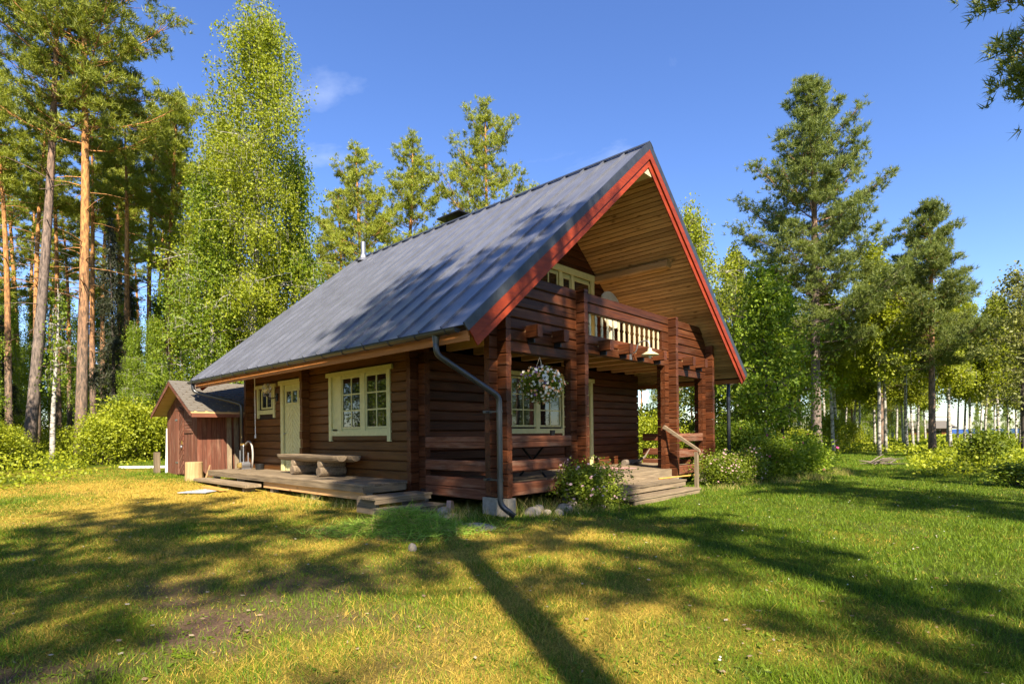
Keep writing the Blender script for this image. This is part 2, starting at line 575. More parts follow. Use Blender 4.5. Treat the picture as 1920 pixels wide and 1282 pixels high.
# ------------------------------------------------------------------ ground and lake
def lawn_masks(x, y):
    """green / straw / bare-soil weights of the mown lawn"""
    x = np.asarray(x, float); y = np.asarray(y, float)
    f1, f2, f3 = fbm(x, y, 0.35, 4), fbm(x + 40, y - 17, 0.8, 4), fbm(x - 9, y + 31, 2.2, 3)
    dry = 0.06 + 1.05 * np.exp(-(((x + 3.0) / 3.2) ** 2 + ((y - 7.0) / 6.0) ** 2))
    dry = dry + 0.55 * np.exp(-(((x + 4.6) / 1.6) ** 2 + ((y + 4.4) / 1.5) ** 2))
    dry = dry + 0.5 * np.exp(-(((x + 1.0) / 2.0) ** 2 + ((y + 2.0) / 1.2) ** 2))
    dry = dry - 0.30 * sstep(-3.0, 4.0, x - 0.6 * y)
    dry = np.clip(dry + (f1 - 0.5) * 1.6 + (f3 - 0.5) * 0.8, 0, 1)
    soil = 0.95 * np.exp(-(((x + 6.0) / 1.9) ** 2 + ((y + 2.2) / 1.8) ** 2))
    soil = soil + 0.5 * np.exp(-(((x + 1.6) / 1.2) ** 2 + ((y - 0.6) / 0.9) ** 2)) + 0.5 * np.exp(-(((x + 0.6) / 1.2) ** 2 + ((y + 0.4) / 0.5) ** 2))
    soil = np.clip(soil * 1.5 * sstep(0.3, 0.65, f2) + (f2 - 0.62) * 1.2, 0, 1)
    return dry, soil
def lawn_colour(x, y):
    dry, soil = lawn_masks(x, y)
    g = np.array((0.070, 0.105, 0.005)); s = np.array((0.42, 0.29, 0.045)); d = np.array((0.14, 0.088, 0.055))
    c = g + (s - g) * dry[..., None]
    return c + (d - c) * soil[..., None]

def axis_grid(lo, hi, c, n_, fine):
    t = np.linspace(-1, 1, n_)
    a = np.sign(t) * (np.abs(t) * fine + (np.abs(t) ** 5) * 600)
    a = a + c
    return a[(a > lo) & (a < hi)]
gx = axis_grid(-420, 175, 0.0, 330, 26); gy = axis_grid(-420, 420, 2.0, 330, 26)
GX, GY = np.meshgrid(gx, gy, indexing='ij')
GV = np.stack([GX, GY, ground_z(GX, GY)], -1).reshape(-1, 3)
ii, jj = np.meshgrid(np.arange(len(gx) - 1), np.arange(len(gy) - 1), indexing='ij')
q0 = (ii * len(gy) + jj).ravel()
GF = np.stack([q0, q0 + len(gy), q0 + len(gy) + 1, q0 + 1], 1)
gm, n, l, b = nt('lawn_soil')
a = n.new('ShaderNodeAttribute'); a.attribute_name = 'tint'
p3 = worldpos(n, l, (1, 1, 1), False)
n1 = noise(n, l, p3, 55, 4, 0.7); n2 = noise(n, l, p3, 9, 5, 0.65)
r1 = ramp(n, l, n1.outputs[0], [(0.3, (0.45,) * 3), (0.7, (1.25,) * 3)])
r2 = ramp(n, l, n2.outputs[0], [(0.3, (0.75,) * 3), (0.7, (1.15,) * 3)])
c1 = mix(n, l, 1.0, a.outputs['Color'], r1.outputs[0], 'MULTIPLY')
c1 = mix(n, l, 1.0, c1, r2.outputs[0], 'MULTIPLY')
l.new(c1, b.inputs['Base Color'])
b.inputs['Roughness'].default_value = 0.95
b.inputs['Specular IOR Level'].default_value = 0.1
bump(n, l, b, n1.outputs[0], 0.7, 0.03)
M['ground'] = gm
gme = np_mesh('lawn', GV, GF, 'ground', lawn_colour(GV[:, 0], GV[:, 1]), True)
ground = place('lawn', gme, None, (0, 0, 0)); tag(ground, 'mown lawn with green, straw-coloured and bare patches', 'lawn', None, 'structure')

wm, n, l, b = nt('lake_water')
b.inputs['Base Color'].default_value = (0.035, 0.085, 0.24, 1)
b.inputs['Roughness'].default_value = 0.7
b.inputs['Specular IOR Level'].default_value = 0.12
nzw = noise(n, l, worldpos(n, l, (1, 1, 1), False), 0.6, 4)
bump(n, l, b, nzw.outputs[0], 0.35, 0.3)
M['water'] = wm
lake = MB().add([(100, -4000, -2.0), (9000, -4000, -2.0), (9000, 6000, -2.0), (100, 6000, -2.0)], [(0, 1, 2, 3)]).build('lake', 'water', None, center=(100, 0, -2.0))
tag(lake, 'blue lake beyond the birches', 'lake', None, 'structure')

# ------------------------------------------------------------------ the log cabin
T, PR, CH = 0.13, 0.21, 0.213
XR, ZR = 4.385, 8.0                      # ridge
SL = 0.852
TH = math.atan(SL); CT, ST = math.cos(TH), math.sin(TH)
WX = 8.75                                # cabin width
YF, YB = 2.28, 10.33                     # cabin front wall, back wall
RY0, RY1 = -0.6, 11.45                   # roof ends
FL = 0.50                                # floor level
cabin = thing('log_cabin', (0, 0, 0), 'dark red-brown log cabin with grey metal roof, porch and balcony', 'cabin')

def spt(side, s, n_):
    return (XR + side * (s * CT + n_ * ST), ZR - s * ST + n_ * CT)
def slope_poly(side, s0, s1, n0, n1):
    if s0 <= 0:
        return [(XR, ZR + n0 / CT), (XR, ZR + n1 / CT), spt(side, s1, n1), spt(side, s1, n0)]
    return [spt(side, s0, n0), spt(side, s0, n1), spt(side, s1, n1), spt(side, s1, n0)]
SMAX = (XR + 1.3) / CT

def under_lo(z, n_=-0.235): return XR - (ZR + n_ / CT - z) / SL
def under_hi(z, n_=-0.235): return XR + (ZR + n_ / CT - z) / SL

def log_wall(name, axis, b0, b1, a0, a1, z0, z1, openings, mat, gable=False, core=None, ch=CH):
    """a core slab with one object per log piece; openings are (a0,a1,z0,z1)"""
    cb = core or ((b0 + b1) / 2 - 0.012, (b0 + b1) / 2 + 0.03)
    mb = MB()
    if gable:
        zt = ZR - 0.24 / CT
        pl = [(max(a0, under_lo(z0)), z0), (min(a1, under_hi(z0)), z0)]
        pl += [(a1, zt - (a1 - XR) * SL), (XR, zt), (a0, zt - (XR - a0) * SL)] if under_hi(z0) > a1 else [(XR, zt)]
        mb.prism(pl, 'y', *cb)
    elif axis == 'y':
        mb.box(cb[0], cb[1], a0 + 0.01, a1 - 0.01, z0 + 0.01, z1 - 0.01)
    else:
        mb.box(a0 + 0.01, a1 - 0.01, cb[0], cb[1], z0 + 0.01, z1 - 0.01)
    w = mb.build(name, 'core', cabin)
    k = 0
    while True:
        zb = z0 + k * ch; zt = min(zb + ch, z1); k += 1
        if zb >= z1 - 0.03: break
        zm = (zb + zt) / 2
        lo, hi, s0, s1 = a0, a1, 0.0, 0.0
        if gable:
            l0, h0 = under_lo(zb), under_hi(zb)
            if under_lo(zt) > a0: lo, s0 = max(l0, a0 - 0.2), 1 / SL
            if under_hi(zt) < a1: hi, s1 = min(h0, a1 + 0.2), -1 / SL
            if hi - lo < 0.5: break
        segs = [(lo, hi)]
        for (o0, o1, oz0, oz1) in openings:
            if oz0 < zm < oz1:
                ns = []
                for (u, v) in segs:
                    if o1 <= u or o0 >= v: ns.append((u, v)); continue
                    if o0 > u: ns.append((u, o0))
                    if o1 < v: ns.append((o1, v))
                segs = ns
        for (u, v) in segs:
            if v - u < 0.04: continue
            m1 = MB().log(axis, u, v, b0, b1, zb + 0.005, zt - 0.005, 0.02, s0 if u == lo else 0, s1 if v == hi else 0)
            m1.build('log', mat, w)
    return w

# long side wall towards the terrace, with its window and doors
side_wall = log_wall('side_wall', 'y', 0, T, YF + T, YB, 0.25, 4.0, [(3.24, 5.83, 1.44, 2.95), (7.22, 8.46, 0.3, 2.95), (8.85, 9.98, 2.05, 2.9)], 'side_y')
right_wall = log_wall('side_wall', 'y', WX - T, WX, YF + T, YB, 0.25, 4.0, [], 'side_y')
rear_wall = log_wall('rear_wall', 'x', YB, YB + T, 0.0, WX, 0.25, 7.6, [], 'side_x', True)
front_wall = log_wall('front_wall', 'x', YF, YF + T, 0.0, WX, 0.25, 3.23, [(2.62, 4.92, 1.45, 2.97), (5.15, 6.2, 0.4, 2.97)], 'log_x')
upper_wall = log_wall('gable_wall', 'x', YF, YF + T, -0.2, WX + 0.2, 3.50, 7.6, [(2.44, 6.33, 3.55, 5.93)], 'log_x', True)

# crossed log ends where the inner walls meet the long wall
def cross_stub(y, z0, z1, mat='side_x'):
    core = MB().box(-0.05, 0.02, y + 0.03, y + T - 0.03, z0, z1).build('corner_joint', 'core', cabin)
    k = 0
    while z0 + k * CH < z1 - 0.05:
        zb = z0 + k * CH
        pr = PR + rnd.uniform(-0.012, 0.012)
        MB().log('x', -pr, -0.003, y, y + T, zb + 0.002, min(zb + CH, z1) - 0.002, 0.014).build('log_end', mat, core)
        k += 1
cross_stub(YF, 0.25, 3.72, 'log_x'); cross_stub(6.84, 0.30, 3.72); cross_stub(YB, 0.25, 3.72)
# ... and the long wall running past the front wall into the porch
core = MB().box(0.03, T - 0.03, YF - 0.18, YF - 0.01, 0.3, 3.2).build('corner_joint', 'core', cabin)
for k in range(14):
    zb = 0.25 + 0.106 + k * CH
    MB().log('y', YF - PR, YF - 0.003, 0.0, T, zb + 0.002, min(zb + CH, 3.23) - 0.002, 0.014).build('log_end', 'log_y', core)

# porch posts of crossed log ends
def post(xl, ztop, zend=0.31):
    core = MB().box(xl + 0.03, xl + T - 0.03, 0.03, T - 0.03, zend, ztop).build('porch_post', 'core', cabin)
    k = 0
    while zend + k * CH < ztop - 0.04:
        zb = zend + k * CH; zt = min(zb + CH, ztop)
        j = rnd.uniform(-0.008, 0.008)
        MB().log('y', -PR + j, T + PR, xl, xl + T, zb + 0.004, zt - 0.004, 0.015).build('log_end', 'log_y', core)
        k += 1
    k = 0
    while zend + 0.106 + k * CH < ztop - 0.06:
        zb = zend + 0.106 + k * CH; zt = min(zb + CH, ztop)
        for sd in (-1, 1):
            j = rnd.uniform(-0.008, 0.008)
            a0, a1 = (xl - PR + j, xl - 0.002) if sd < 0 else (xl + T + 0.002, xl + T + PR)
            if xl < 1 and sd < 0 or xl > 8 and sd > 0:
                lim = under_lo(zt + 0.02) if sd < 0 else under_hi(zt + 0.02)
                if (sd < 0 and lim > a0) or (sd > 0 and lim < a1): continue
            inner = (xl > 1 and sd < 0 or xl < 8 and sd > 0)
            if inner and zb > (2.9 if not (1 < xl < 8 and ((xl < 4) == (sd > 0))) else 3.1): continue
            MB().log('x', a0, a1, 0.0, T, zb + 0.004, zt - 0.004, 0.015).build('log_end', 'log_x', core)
        k += 1
    return core
PX = (0.0, 2.36, 6.39, 8.62)
post(PX[0], 3.92); post(PX[1], 4.42); post(PX[2], 4.42); post(PX[3], 3.92)

# concrete footings
for xl in PX:
    MB().box(xl - 0.02, xl + 0.19, -0.23, 0.40, -0.15, 0.305).build('footing', 'concrete', cabin)
for y in (2.4, 6.8, 10.3):
    MB().box(0.02, 0.22, y - 0.15, y + 0.15, -0.1, 0.245).build('footing', 'concrete', cabin)

# balcony front: side panels, middle beam, balusters and hand rail
for (a0, a1) in ((PX[0] + T, PX[1]), (PX[2] + T, PX[3])):
    for k in range(7):
        zb = 2.94 + k * CH
        lo, hi, s0, s1 = a0, a1, 0, 0
        if under_lo(zb + CH) > a0: lo, s0 = max(a0, under_lo(zb)), 1 / SL
        if under_hi(zb + CH) < a1: hi, s1 = min(a1, under_hi(zb)), -1 / SL
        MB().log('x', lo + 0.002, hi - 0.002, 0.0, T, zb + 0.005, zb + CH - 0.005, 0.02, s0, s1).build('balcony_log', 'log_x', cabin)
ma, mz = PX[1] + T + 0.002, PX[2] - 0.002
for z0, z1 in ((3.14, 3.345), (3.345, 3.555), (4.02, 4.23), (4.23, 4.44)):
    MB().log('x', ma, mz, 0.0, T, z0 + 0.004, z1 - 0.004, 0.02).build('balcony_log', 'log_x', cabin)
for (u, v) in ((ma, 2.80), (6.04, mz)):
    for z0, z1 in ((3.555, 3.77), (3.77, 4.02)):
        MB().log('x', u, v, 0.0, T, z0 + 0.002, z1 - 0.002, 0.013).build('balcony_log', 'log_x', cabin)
bal = None
for i in range(14):
    xc = 2.93 + i * 0.2315
    prof = [(-.033, 3.56), (.033, 3.56), (.033, 3.75), (.013, 3.79), (.033, 3.84), (.033, 3.955), (.0, 4.022), (-.033, 4.022), (-.033, 3.84), (-.013, 3.79), (-.033, 3.75)]
    if bal is None:
        bal = MB().prism([(u + xc, w) for u, w in prof], 'y', 0.045, 0.068).build('baluster', 'cream', cabin)
    else:
        c = bal.copy(); COL.objects.link(c); c.location = bal.location + Vector((i * 0.2315, 0, 0))

# balcony floor on joists whose ends show through the front
bf = MB().box(T + 0.01, WX - T - 0.01, T + 0.005, YF - 0.005, 3.462, 3.495).build('balcony_floor', 'pine_x', cabin)
JX = (0.76, 1.56, 3.17, 3.98, 4.77, 5.57, 7.19, 7.95)
for jx in JX:
    MB().log('y', -0.27, YF - 0.004, jx, jx + 0.14, 3.235, 3.458, 0.01).build('joist', 'pine_y', bf)
    e = MB().log('y', -0.30, -0.271, jx - 0.004, jx + 0.144, 3.231, 3.462, 0.01).build('joist_end', 'log_y', bf)
    MB().log('y', -0.268, -0.003, jx - 0.004, jx + 0.144, 3.231, 3.462, 0.01).build('joist_sleeve', 'log_y', bf)
    MB().box(jx + 0.05, jx + 0.09, -0.16, -0.006, 3.14, 3.225).build('bracket', 'black', bf)
for jx in (2.41, 6.44):
    MB().log('y', 0.35, YF - 0.004, jx, jx + 0.14, 3.235, 3.458, 0.01).build('joist', 'pine_y', bf)

# porch floor, rails and sills
pf = MB().box(T + 0.02, WX - T - 0.02, 0.10, YF - 0.01, 0.40, 0.462).build('porch_floor', 'grey_x', cabin)
yy = -0.02; k = 0
while yy < YF - 0.05:
    y1 = min(yy + 0.14, YF - 0.006)
    xa, xb = (PX[1] + T + 0.01, PX[2] - 0.01) if yy < 0.36 else (T + 0.02, WX - T - 0.02)
    if yy < 0.36 and yy > 0.12:
        for (u, v) in ((T + 0.02, PX[1] - 0.01), (PX[2] + T + 0.01, PX[3] - 0.01)):
            MB().log('x', u, v, yy + 0.004, y1 - 0.004, 0.464, FL, 0.005).build('floor_plank', 'grey_x', pf)
    MB().log('x', xa, xb, yy + 0.004, y1 - 0.004, 0.464, FL, 0.005).build('floor_plank', 'grey_x', pf)
    yy += 0.14
def rails(axis, a0, a1, b0, b1):
    for z0, z1 in ((1.185, 1.405), (0.75, 0.95)):
        zm = (z0 + z1) / 2
        if z0 > 1:
            for u, v in ((z0, zm), (zm, z1)):
                MB().log(axis, a0, a1, b0, b1, u + 0.001, v - 0.001, 0.012).build('rail', 'rail_' + axis, cabin)
        else:
            MB().log(axis, a0, a1, b0, b1, z0, z1, 0.018).build('rail', 'rail_' + axis, cabin)
for (u, v) in ((PX[0] + T + PR, PX[1] - PR), (PX[2] + T + PR, PX[3] - PR)):
    rails('x', u + 0.003, v - 0.003, 0.0, T)
    MB().log('x', u + 0.003, v - 0.003, -0.004, T, 0.30, 0.535, 0.018).build('sill_log', 'rail_x', cabin)
for xl in (0.0, WX - T):
    rails('y', T + PR + 0.003, YF - PR - 0.003, xl, xl + T)
    for z0, z1 in ((0.24, 0.44), (0.44, 0.63)):
        MB().log('y', T + PR + 0.003, YF - PR - 0.003, xl, xl + T, z0, z1 - 0.003, 0.016).build('sill_log', 'rail_y', cabin)
MB().log('x', PX[1] + T + 0.01, PX[2] - 0.01, -0.06, -0.025, 0.29, 0.495, 0.006).build('deck_skirt', 'grey_x', cabin)

# ---- windows and doors.  Frame of a wall: a runs along it, o is the distance out of its face
def faceX(x0):
    def f(mb, a0, a1, o0, o1, z0, z1): return mb.box(x0 - o1, x0 - o0, a0, a1, z0, z1)
    return f
def faceY(y0):
    def f(mb, a0, a1, o0, o1, z0, z1): return mb.box(a0, a1, y0 - o1, y0 - o0, z0, z1)
    return f
def sash(w, F, a0, a1, z0, z1, cols, rows, bw=0.03, mat='green'):
    """sash frame around a glazed field a0..a1, z0..z1, one pane per light"""
    mb = MB()
    r = 0.045
    F(mb, a0 - r, a0, -0.045, -0.005, z0 - r, z1 + r); F(mb, a1, a1 + r, -0.045, -0.005, z0 - r, z1 + r)
    F(mb, a0, a1, -0.045, -0.005, z0 - r, z0); F(mb, a0, a1, -0.045, -0.005, z1, z1 + r)
    mb.build('sash', mat, w)
    cw, rh = (a1 - a0) / cols, (z1 - z0) / rows
    for i in range(1, cols):
        mb = MB(); F(mb, a0 + i * cw - bw / 2, a0 + i * cw + bw / 2, -0.036, -0.010, z0, z1); mb.build('glazing_bar', mat, w)
    for j in range(1, rows):
        for i in range(cols):
            mb = MB(); F(mb, a0 + i * cw + (bw / 2 if i else 0), a0 + (i + 1) * cw - (bw / 2 if i < cols - 1 else 0), -0.035, -0.011, z0 + j * rh - bw / 2, z0 + j * rh + bw / 2); mb.build('glazing_bar', mat, w)
    for i in range(cols):
        for j in range(rows):
            mb = MB(); F(mb, a0 + i * cw + 0.006, a0 + (i + 1) * cw - 0.006, -0.032, -0.024, z0 + j * rh + 0.006, z0 + (j + 1) * rh - 0.006); mb.build('pane', 'glass', w)
def casing(F, a0, a1, zhead, zsill, zleg, cw, name='window', hw=0.10, over=0.10):
    """outer boards: two legs, sill board and a projecting head"""
    mb = MB(); F(mb, a0 - over, a1 + over, -0.01, 0.05, zhead - hw, zhead); w = mb.build(name, 'green', cabin)
    for u, v in ((a0, a0 + cw), (a1 - cw, a1)):
        mb = MB(); F(mb, u, v, -0.02, 0.028, zleg, zhead - hw); mb.build('casing_board', 'green', w)
    if zsill:
        mb = MB(); F(mb, a0 + cw, a1 - cw, -0.02, 0.026, zsill, zsill + 0.12); mb.build('sill_board', 'green', w)
    return w
F0 = faceX(0.0)
w = casing(F0, 3.24, 5.83, 2.98, 1.44, 1.31, 0.12)
sash(w, F0, 3.42, 4.19, 1.65, 2.80, 2, 3); sash(w, F0, 4.47, 5.22, 1.65, 2.80, 2, 3)
for a0, a1 in ((4.245, 4.42), (5.27, 5.44)):
    mb = MB(); F0(mb, a0, a1, -0.04, 0.012, 1.56, 2.88); mb.build('mullion', 'green', w)
mb = MB(); F0(mb, 5.44, 5.71, -0.05, -0.02, 1.56, 2.88); vp = mb.build('vent_shutter', 'green', w)
mb = MB(); F0(mb, 3.36, 5.71, -0.05, -0.02, 1.56, 1.60); mb.build('sash_rail', 'green', w)
mb = MB(); F0(mb, 3.36, 5.71, -0.05, -0.015, 2.85, 2.88); mb.build('sash_rail', 'green', w)
# small window
w = casing(F0, 8.83, 10.0, 2.94, 2.09, 1.98, 0.11, hw=0.09, over=0.08)
sash(w, F0, 9.10, 9.72, 2.29, 2.74, 2, 1, 0.04)
# side door: casing, leaf with two lights, chevron boarding
d = casing(F0, 7.22, 8.46, 2.98, None, FL, 0.15, 'door', 0.12, 0.09)
mb = MB(); F0(mb, 7.37, 8.31, -0.06, -0.03, FL, 2.86); mb.build('leaf', 'green', d)
sash(d, F0, 7.52, 8.16, 2.36, 2.68, 2, 1, 0.05)
def clip(poly, f):
    out = []
    for i in range(len(poly)):
        p, q = poly[i], poly[(i + 1) % len(poly)]
        fp, fq = f(p), f(q)
        if fp >= 0: out.append(p)
        if fp * fq < 0:
            t = fp / (fp - fq)
            out.append((p[0] + (q[0] - p[0]) * t, p[1] + (q[1] - p[1]) * t))
    return out
def diagonal_boards(parent, x_out, x_in, a0, a1, z0, z1, pitch, slope, mat):
    """boards laid at a slant inside a rectangle on a wall facing -X"""
    t = min(z0, z0 - slope * (a1 - a0)) - pitch
    while t < max(z1, z1 - slope * (a1 - a0)) + pitch:
        g = pitch * 0.07
        poly = [(a0, z0), (a1, z0), (a1, z1), (a0, z1)]
        poly = clip(poly, lambda p: p[1] - slope * (p[0] - a0) - (t + g))
        if len(poly) > 2: poly = clip(poly, lambda p: (t + pitch - g) - (p[1] - slope * (p[0] - a0)))
        if len(poly) > 2:
            ar = abs(sum(poly[i][0] * poly[(i + 1) % len(poly)][1] - poly[(i + 1) % len(poly)][0] * poly[i][1] for i in range(len(poly)))) / 2
            if ar > 0.0015: MB().prism(poly, 'x', x_out, x_in).build('board', mat, parent)
        t += pitch
for z0, z1 in ((FL + 0.1, 1.42), (1.44, 2.28)):
    diagonal_boards(d, 0.018, 0.029, 7.40, 7.835, z0, z1, 0.15, 1.0, 'green')
    diagonal_boards(d, 0.018, 0.029, 7.845, 8.28, z0, z1, 0.15, -1.0, 'green')
MB().tube([(-0.05, 8.22, 1.52), (-0.05, 8.14, 1.52)], 0.012, 8).tube([(0.02, 8.22, 1.52), (-0.05, 8.22, 1.52)], 0.014, 8).build('handle', 'steel', d)
# porch window and door in the cabin's front wall
F2 = faceY(YF)
w = casing(F2, 2.62, 4.92, 2.97, 1.45, 1.33, 0.14)
sash(w, F2, 2.84, 3.66, 1.66, 2.80, 2, 3); sash(w, F2, 3.90, 4.70, 1.66, 2.80, 2, 3)
mb = MB(); F2(mb, 3.71, 3.85, -0.04, 0.012, 1.57, 2.87); mb.build('mullion', 'green', w)
d = casing(F2, 5.15, 6.2, 2.97, None, FL, 0.11, 'door', 0.11, 0.06)
mb = MB(); F2(mb, 5.26, 6.09, -0.06, -0.03, FL, 2.86); mb.build('leaf', 'green', d)
# glazed gable on the balcony
w = casing(F2, 2.44, 6.33, 5.93, None, 3.50, 0.16, 'gable_window', 0.16, 0.05)
for a0, a1 in ((3.72, 3.86), (4.72, 4.86), (5.26, 5.36)):
    mb = MB(); F2(mb, a0, a1, -0.06, 0.012, 3.5, 5.77); mb.build('mullion', 'green', w)
sash(w, F2, 3.95, 4.63, 4.0, 5.66, 2, 3, 0.045); sash(w, F2, 4.92, 5.2, 4.2, 5.62, 1, 1)
sash(w, F2, 5.42, 6.10, 4.0, 5.64, 1, 1); sash(w, F2, 2.7, 3.62, 4.0, 5.64, 1, 1)
mb = MB(); F2(mb, 2.6, 6.17, -0.07, -0.05, 3.5, 5.77); mb.build('panel', 'green', w)

# ---- roof
rp = MB()
for sd in (-1, 1):
    rp.prism(slope_poly(sd, 0, SMAX - 0.03, -0.20, -0.016), 'y', RY0 + 0.01, RY1 - 0.01)
roof = rp.build('roof', 'core', cabin)
NP = 21
pw = (RY1 - RY0) / NP
for sd in (-1, 1):
    first = None
    for i in range(NP):
        y0 = RY0 + i * pw
        if first is None:
            mb = MB().prism(slope_poly(sd, 0, SMAX + 0.03, -0.014, 0.0), 'y', y0 + 0.001, y0 + pw - 0.001)
            mb.prism(slope_poly(sd, 0.02, SMAX + 0.028, 0.001, 0.042), 'y', y0 + pw - 0.030, y0 + pw - 0.003)
            first = mb.build('roof_panel', 'roof', roof)
        else:
            c = first.copy(); COL.objects.link(c); c.location = first.location + Vector((0, i * pw, 0))
    # metal verge trim, two stepped red bargeboards, eave fascia
    for ya, yb, sg in ((RY0 - 0.034, RY0 - 0.003, -1), (RY1 + 0.003, RY1 + 0.034, 1)):
        MB().prism(slope_poly(sd, 0, SMAX + 0.06, -0.105, 0.045), 'y', ya, yb).build('verge_trim', 'rooftrim', roof)
        yc, yd = (RY0 - 0.032, RY0 + 0.002) if sg < 0 else (RY1 - 0.002, RY1 + 0.032)
        MB().prism(slope_poly(sd, 0, SMAX + 0.03, -0.265, -0.107), 'y', yc, yd).build('bargeboard', 'barge', roof)
        yc, yd = (RY0 + 0.004, RY0 + 0.029) if sg < 0 else (RY1 - 0.029, RY1 - 0.004)
        MB().prism(slope_poly(sd, 0, SMAX + 0.01, -0.405, -0.275), 'y', yc, yd).build('bargeboard', 'barge', roof)
    MB().prism(slope_poly(sd, 0.005, 0.16, 0.036, 0.05), 'y', RY0 - 0.04, RY1 + 0.04).build('ridge_cap', 'rooftrim', roof)
    xa = XR + sd * (SMAX * CT)
    mb = MB(); mb.box(xa - sd * 0.10, xa - sd * 0.065, RY0 + 0.03, RY1 - 0.03, 2.90, 3.06); mb.build('fascia_board', 'fascia', roof)
    # soffit boarding under the overhang, and the eave strip along the side walls
    s = 0.30; bw = 0.122
    while s < SMAX - 0.12:
        jit = rnd.uniform(-0.002, 0.002)
        MB().prism(slope_poly(sd, s, s + bw - 0.018, -0.226 + jit, -0.2025), 'y', RY0 + 0.03, YF - 0.006).build('soffit_board', 'pine_y', roof)
        s += bw
    s = SMAX - 1.75
    while s < SMAX - 0.12:
        MB().prism(slope_poly(sd, s, s + bw - 0.018, -0.226, -0.2025), 'y', YF + 0.002, RY1 - 0.03).build('soffit_board', 'pine_y', roof)
        s += bw
    # purlins under the front overhang
    for sp, ya in ((2.95, -0.02),):
        x0, z0 = spt(sd, sp, -0.31)
        MB().log('y', ya, YF - 0.006, x0 - 0.11, x0 + 0.11, z0 - 0.11, z0 + 0.085, 0.03).build('purlin', 'pine_y', roof)
    # gutter with brackets
    gx_ = XR + sd * (SMAX * CT + 0.075)
    prof = []
    R_ = 0.07
    for kk in range(9):
        a_ = math.pi + math.pi * kk / 8
        prof.append((gx_ + R_ * math.cos(a_), 3.085 + R_ * math.sin(a_)))
    for kk in range(8, -1, -1):
        a_ = math.pi + math.pi * kk / 8
        prof.append((gx_ + (R_ - 0.008) * math.cos(a_), 3.087 + (R_ - 0.008) * math.sin(a_)))
    gm_ = MB()
    A = [(u, RY0 + 0.12, w_) for u, w_ in prof]; B = [(u, RY1 + 0.05, w_) for u, w_ in prof]
    nn = len(prof)
    gm_.add(A + B, [(i, (i + 1) % nn, nn + (i + 1) % nn, nn + i) for i in range(nn)])
    for ye in (RY0 + 0.12, RY1 + 0.04):
        gm_.prism([(gx_ + 0.071 * math.cos(math.pi + math.pi * kk / 8), 3.085 + 0.071 * math.sin(math.pi + math.pi * kk / 8)) for kk in range(9)], 'y', ye, ye + 0.01)
    gut = gm_.build('gutter', 'gutter', cabin)
    for kk in range(16):
        ya = RY0 + 0.35 + kk * 0.76
        pts = [(gx_ + 0.078 * math.cos(math.pi + math.pi * j / 8), ya, 3.085 + 0.078 * math.sin(math.pi + math.pi * j / 8)) for j in range(9)]
        MB().tube(pts, 0.007, 4).build('bracket', 'rooftrim', gut)
MB().box(XR - 0.16, XR + 0.16, RY0 + 0.03, YF, 7.30, 7.52).build('ridge_beam', 'cream', roof)

# chimney behind the ridge, vent pipe
ch_ = MB().box(4.75, 5.45, 6.15, 6.95, 7.2, 8.12).build('chimney', 'rooftrim', roof)
MB().box(4.55, 5.60, 6.0, 7.1, 8.36, 8.40).build('chimney_cap', 'black', roof)
for x in (4.8, 5.38):
    for y in (6.2, 6.88):
        MB().box(x, x + 0.03, y, y + 0.03, 8.11, 8.362).build('chimney_strut', 'black', roof)
vp = MB().tube([(4.15, 10.75, 7.75), (4.15, 10.75, 8.42)], 0.085, 12).build('vent_pipe', 'steel', roof)
MB().lathe([(0.22, -0.1), (0.13, 0.02), (0.10, 0.14)], (4.15, 10.75, 7.82), 12).build('vent_collar', 'steel', roof)

# downpipes
def bend(pts, r=0.09, seg=4):
    pts = [Vector(p) for p in pts]
    out = [pts[0]]
    for i in range(1, len(pts) - 1):
        a_, b_, c_ = pts[i - 1], pts[i], pts[i + 1]
        u, v = (a_ - b_).normalized(), (c_ - b_).normalized()
        for k in range(seg + 1):
            t = k / seg
            p = (b_ + u * r) * (1 - t) ** 2 + b_ * 2 * t * (1 - t) + (b_ + v * r) * t * t
            out.append(p)
    out.append(pts[-1])
    return out
dp = MB().tube(bend([(-1.36, 0.05, 3.03), (-1.36, 0.05, 2.74), (-0.31, -0.33, 2.08), (-0.31, -0.33, 0.24), (-0.16, -0.52, 0.05)], 0.10), 0.05, 12).build('downpipe', 'gutter', cabin, True)
for z in (1.83, 0.66):
    MB().box(-0.36, -0.212, -0.05, 0.02, z - 0.02, z + 0.02).tube([(-0.31, -0.33, z - 0.02), (-0.31, -0.33, z + 0.02)], 0.058, 12).box(-0.30, -0.26, -0.30, -0.03, z - 0.012, z + 0.012).build('pipe_clamp', 'gutter', dp)
MB().lathe([(0.05, -0.16), (0.062, -0.05), (0.075, 0.0)], (-1.36, 0.05, 3.06), 12).build('pipe_outlet', 'gutter', dp)
MB().tube(bend([(-1.36, 11.25, 3.03), (-1.36, 11.25, 2.80), (-0.33, 10.36, 2.42), (-0.33, 10.36, 0.52)], 0.12), 0.05, 12).build('downpipe', 'gutter', cabin, True)
MB().tube([(10.13, -0.05, 3.03), (10.05, -0.1, 2.8), (9.98, -0.12, 2.6), (9.98, -0.12, 0.05)], 0.055, 10).build('downpipe', 'rooftrim', cabin, True)

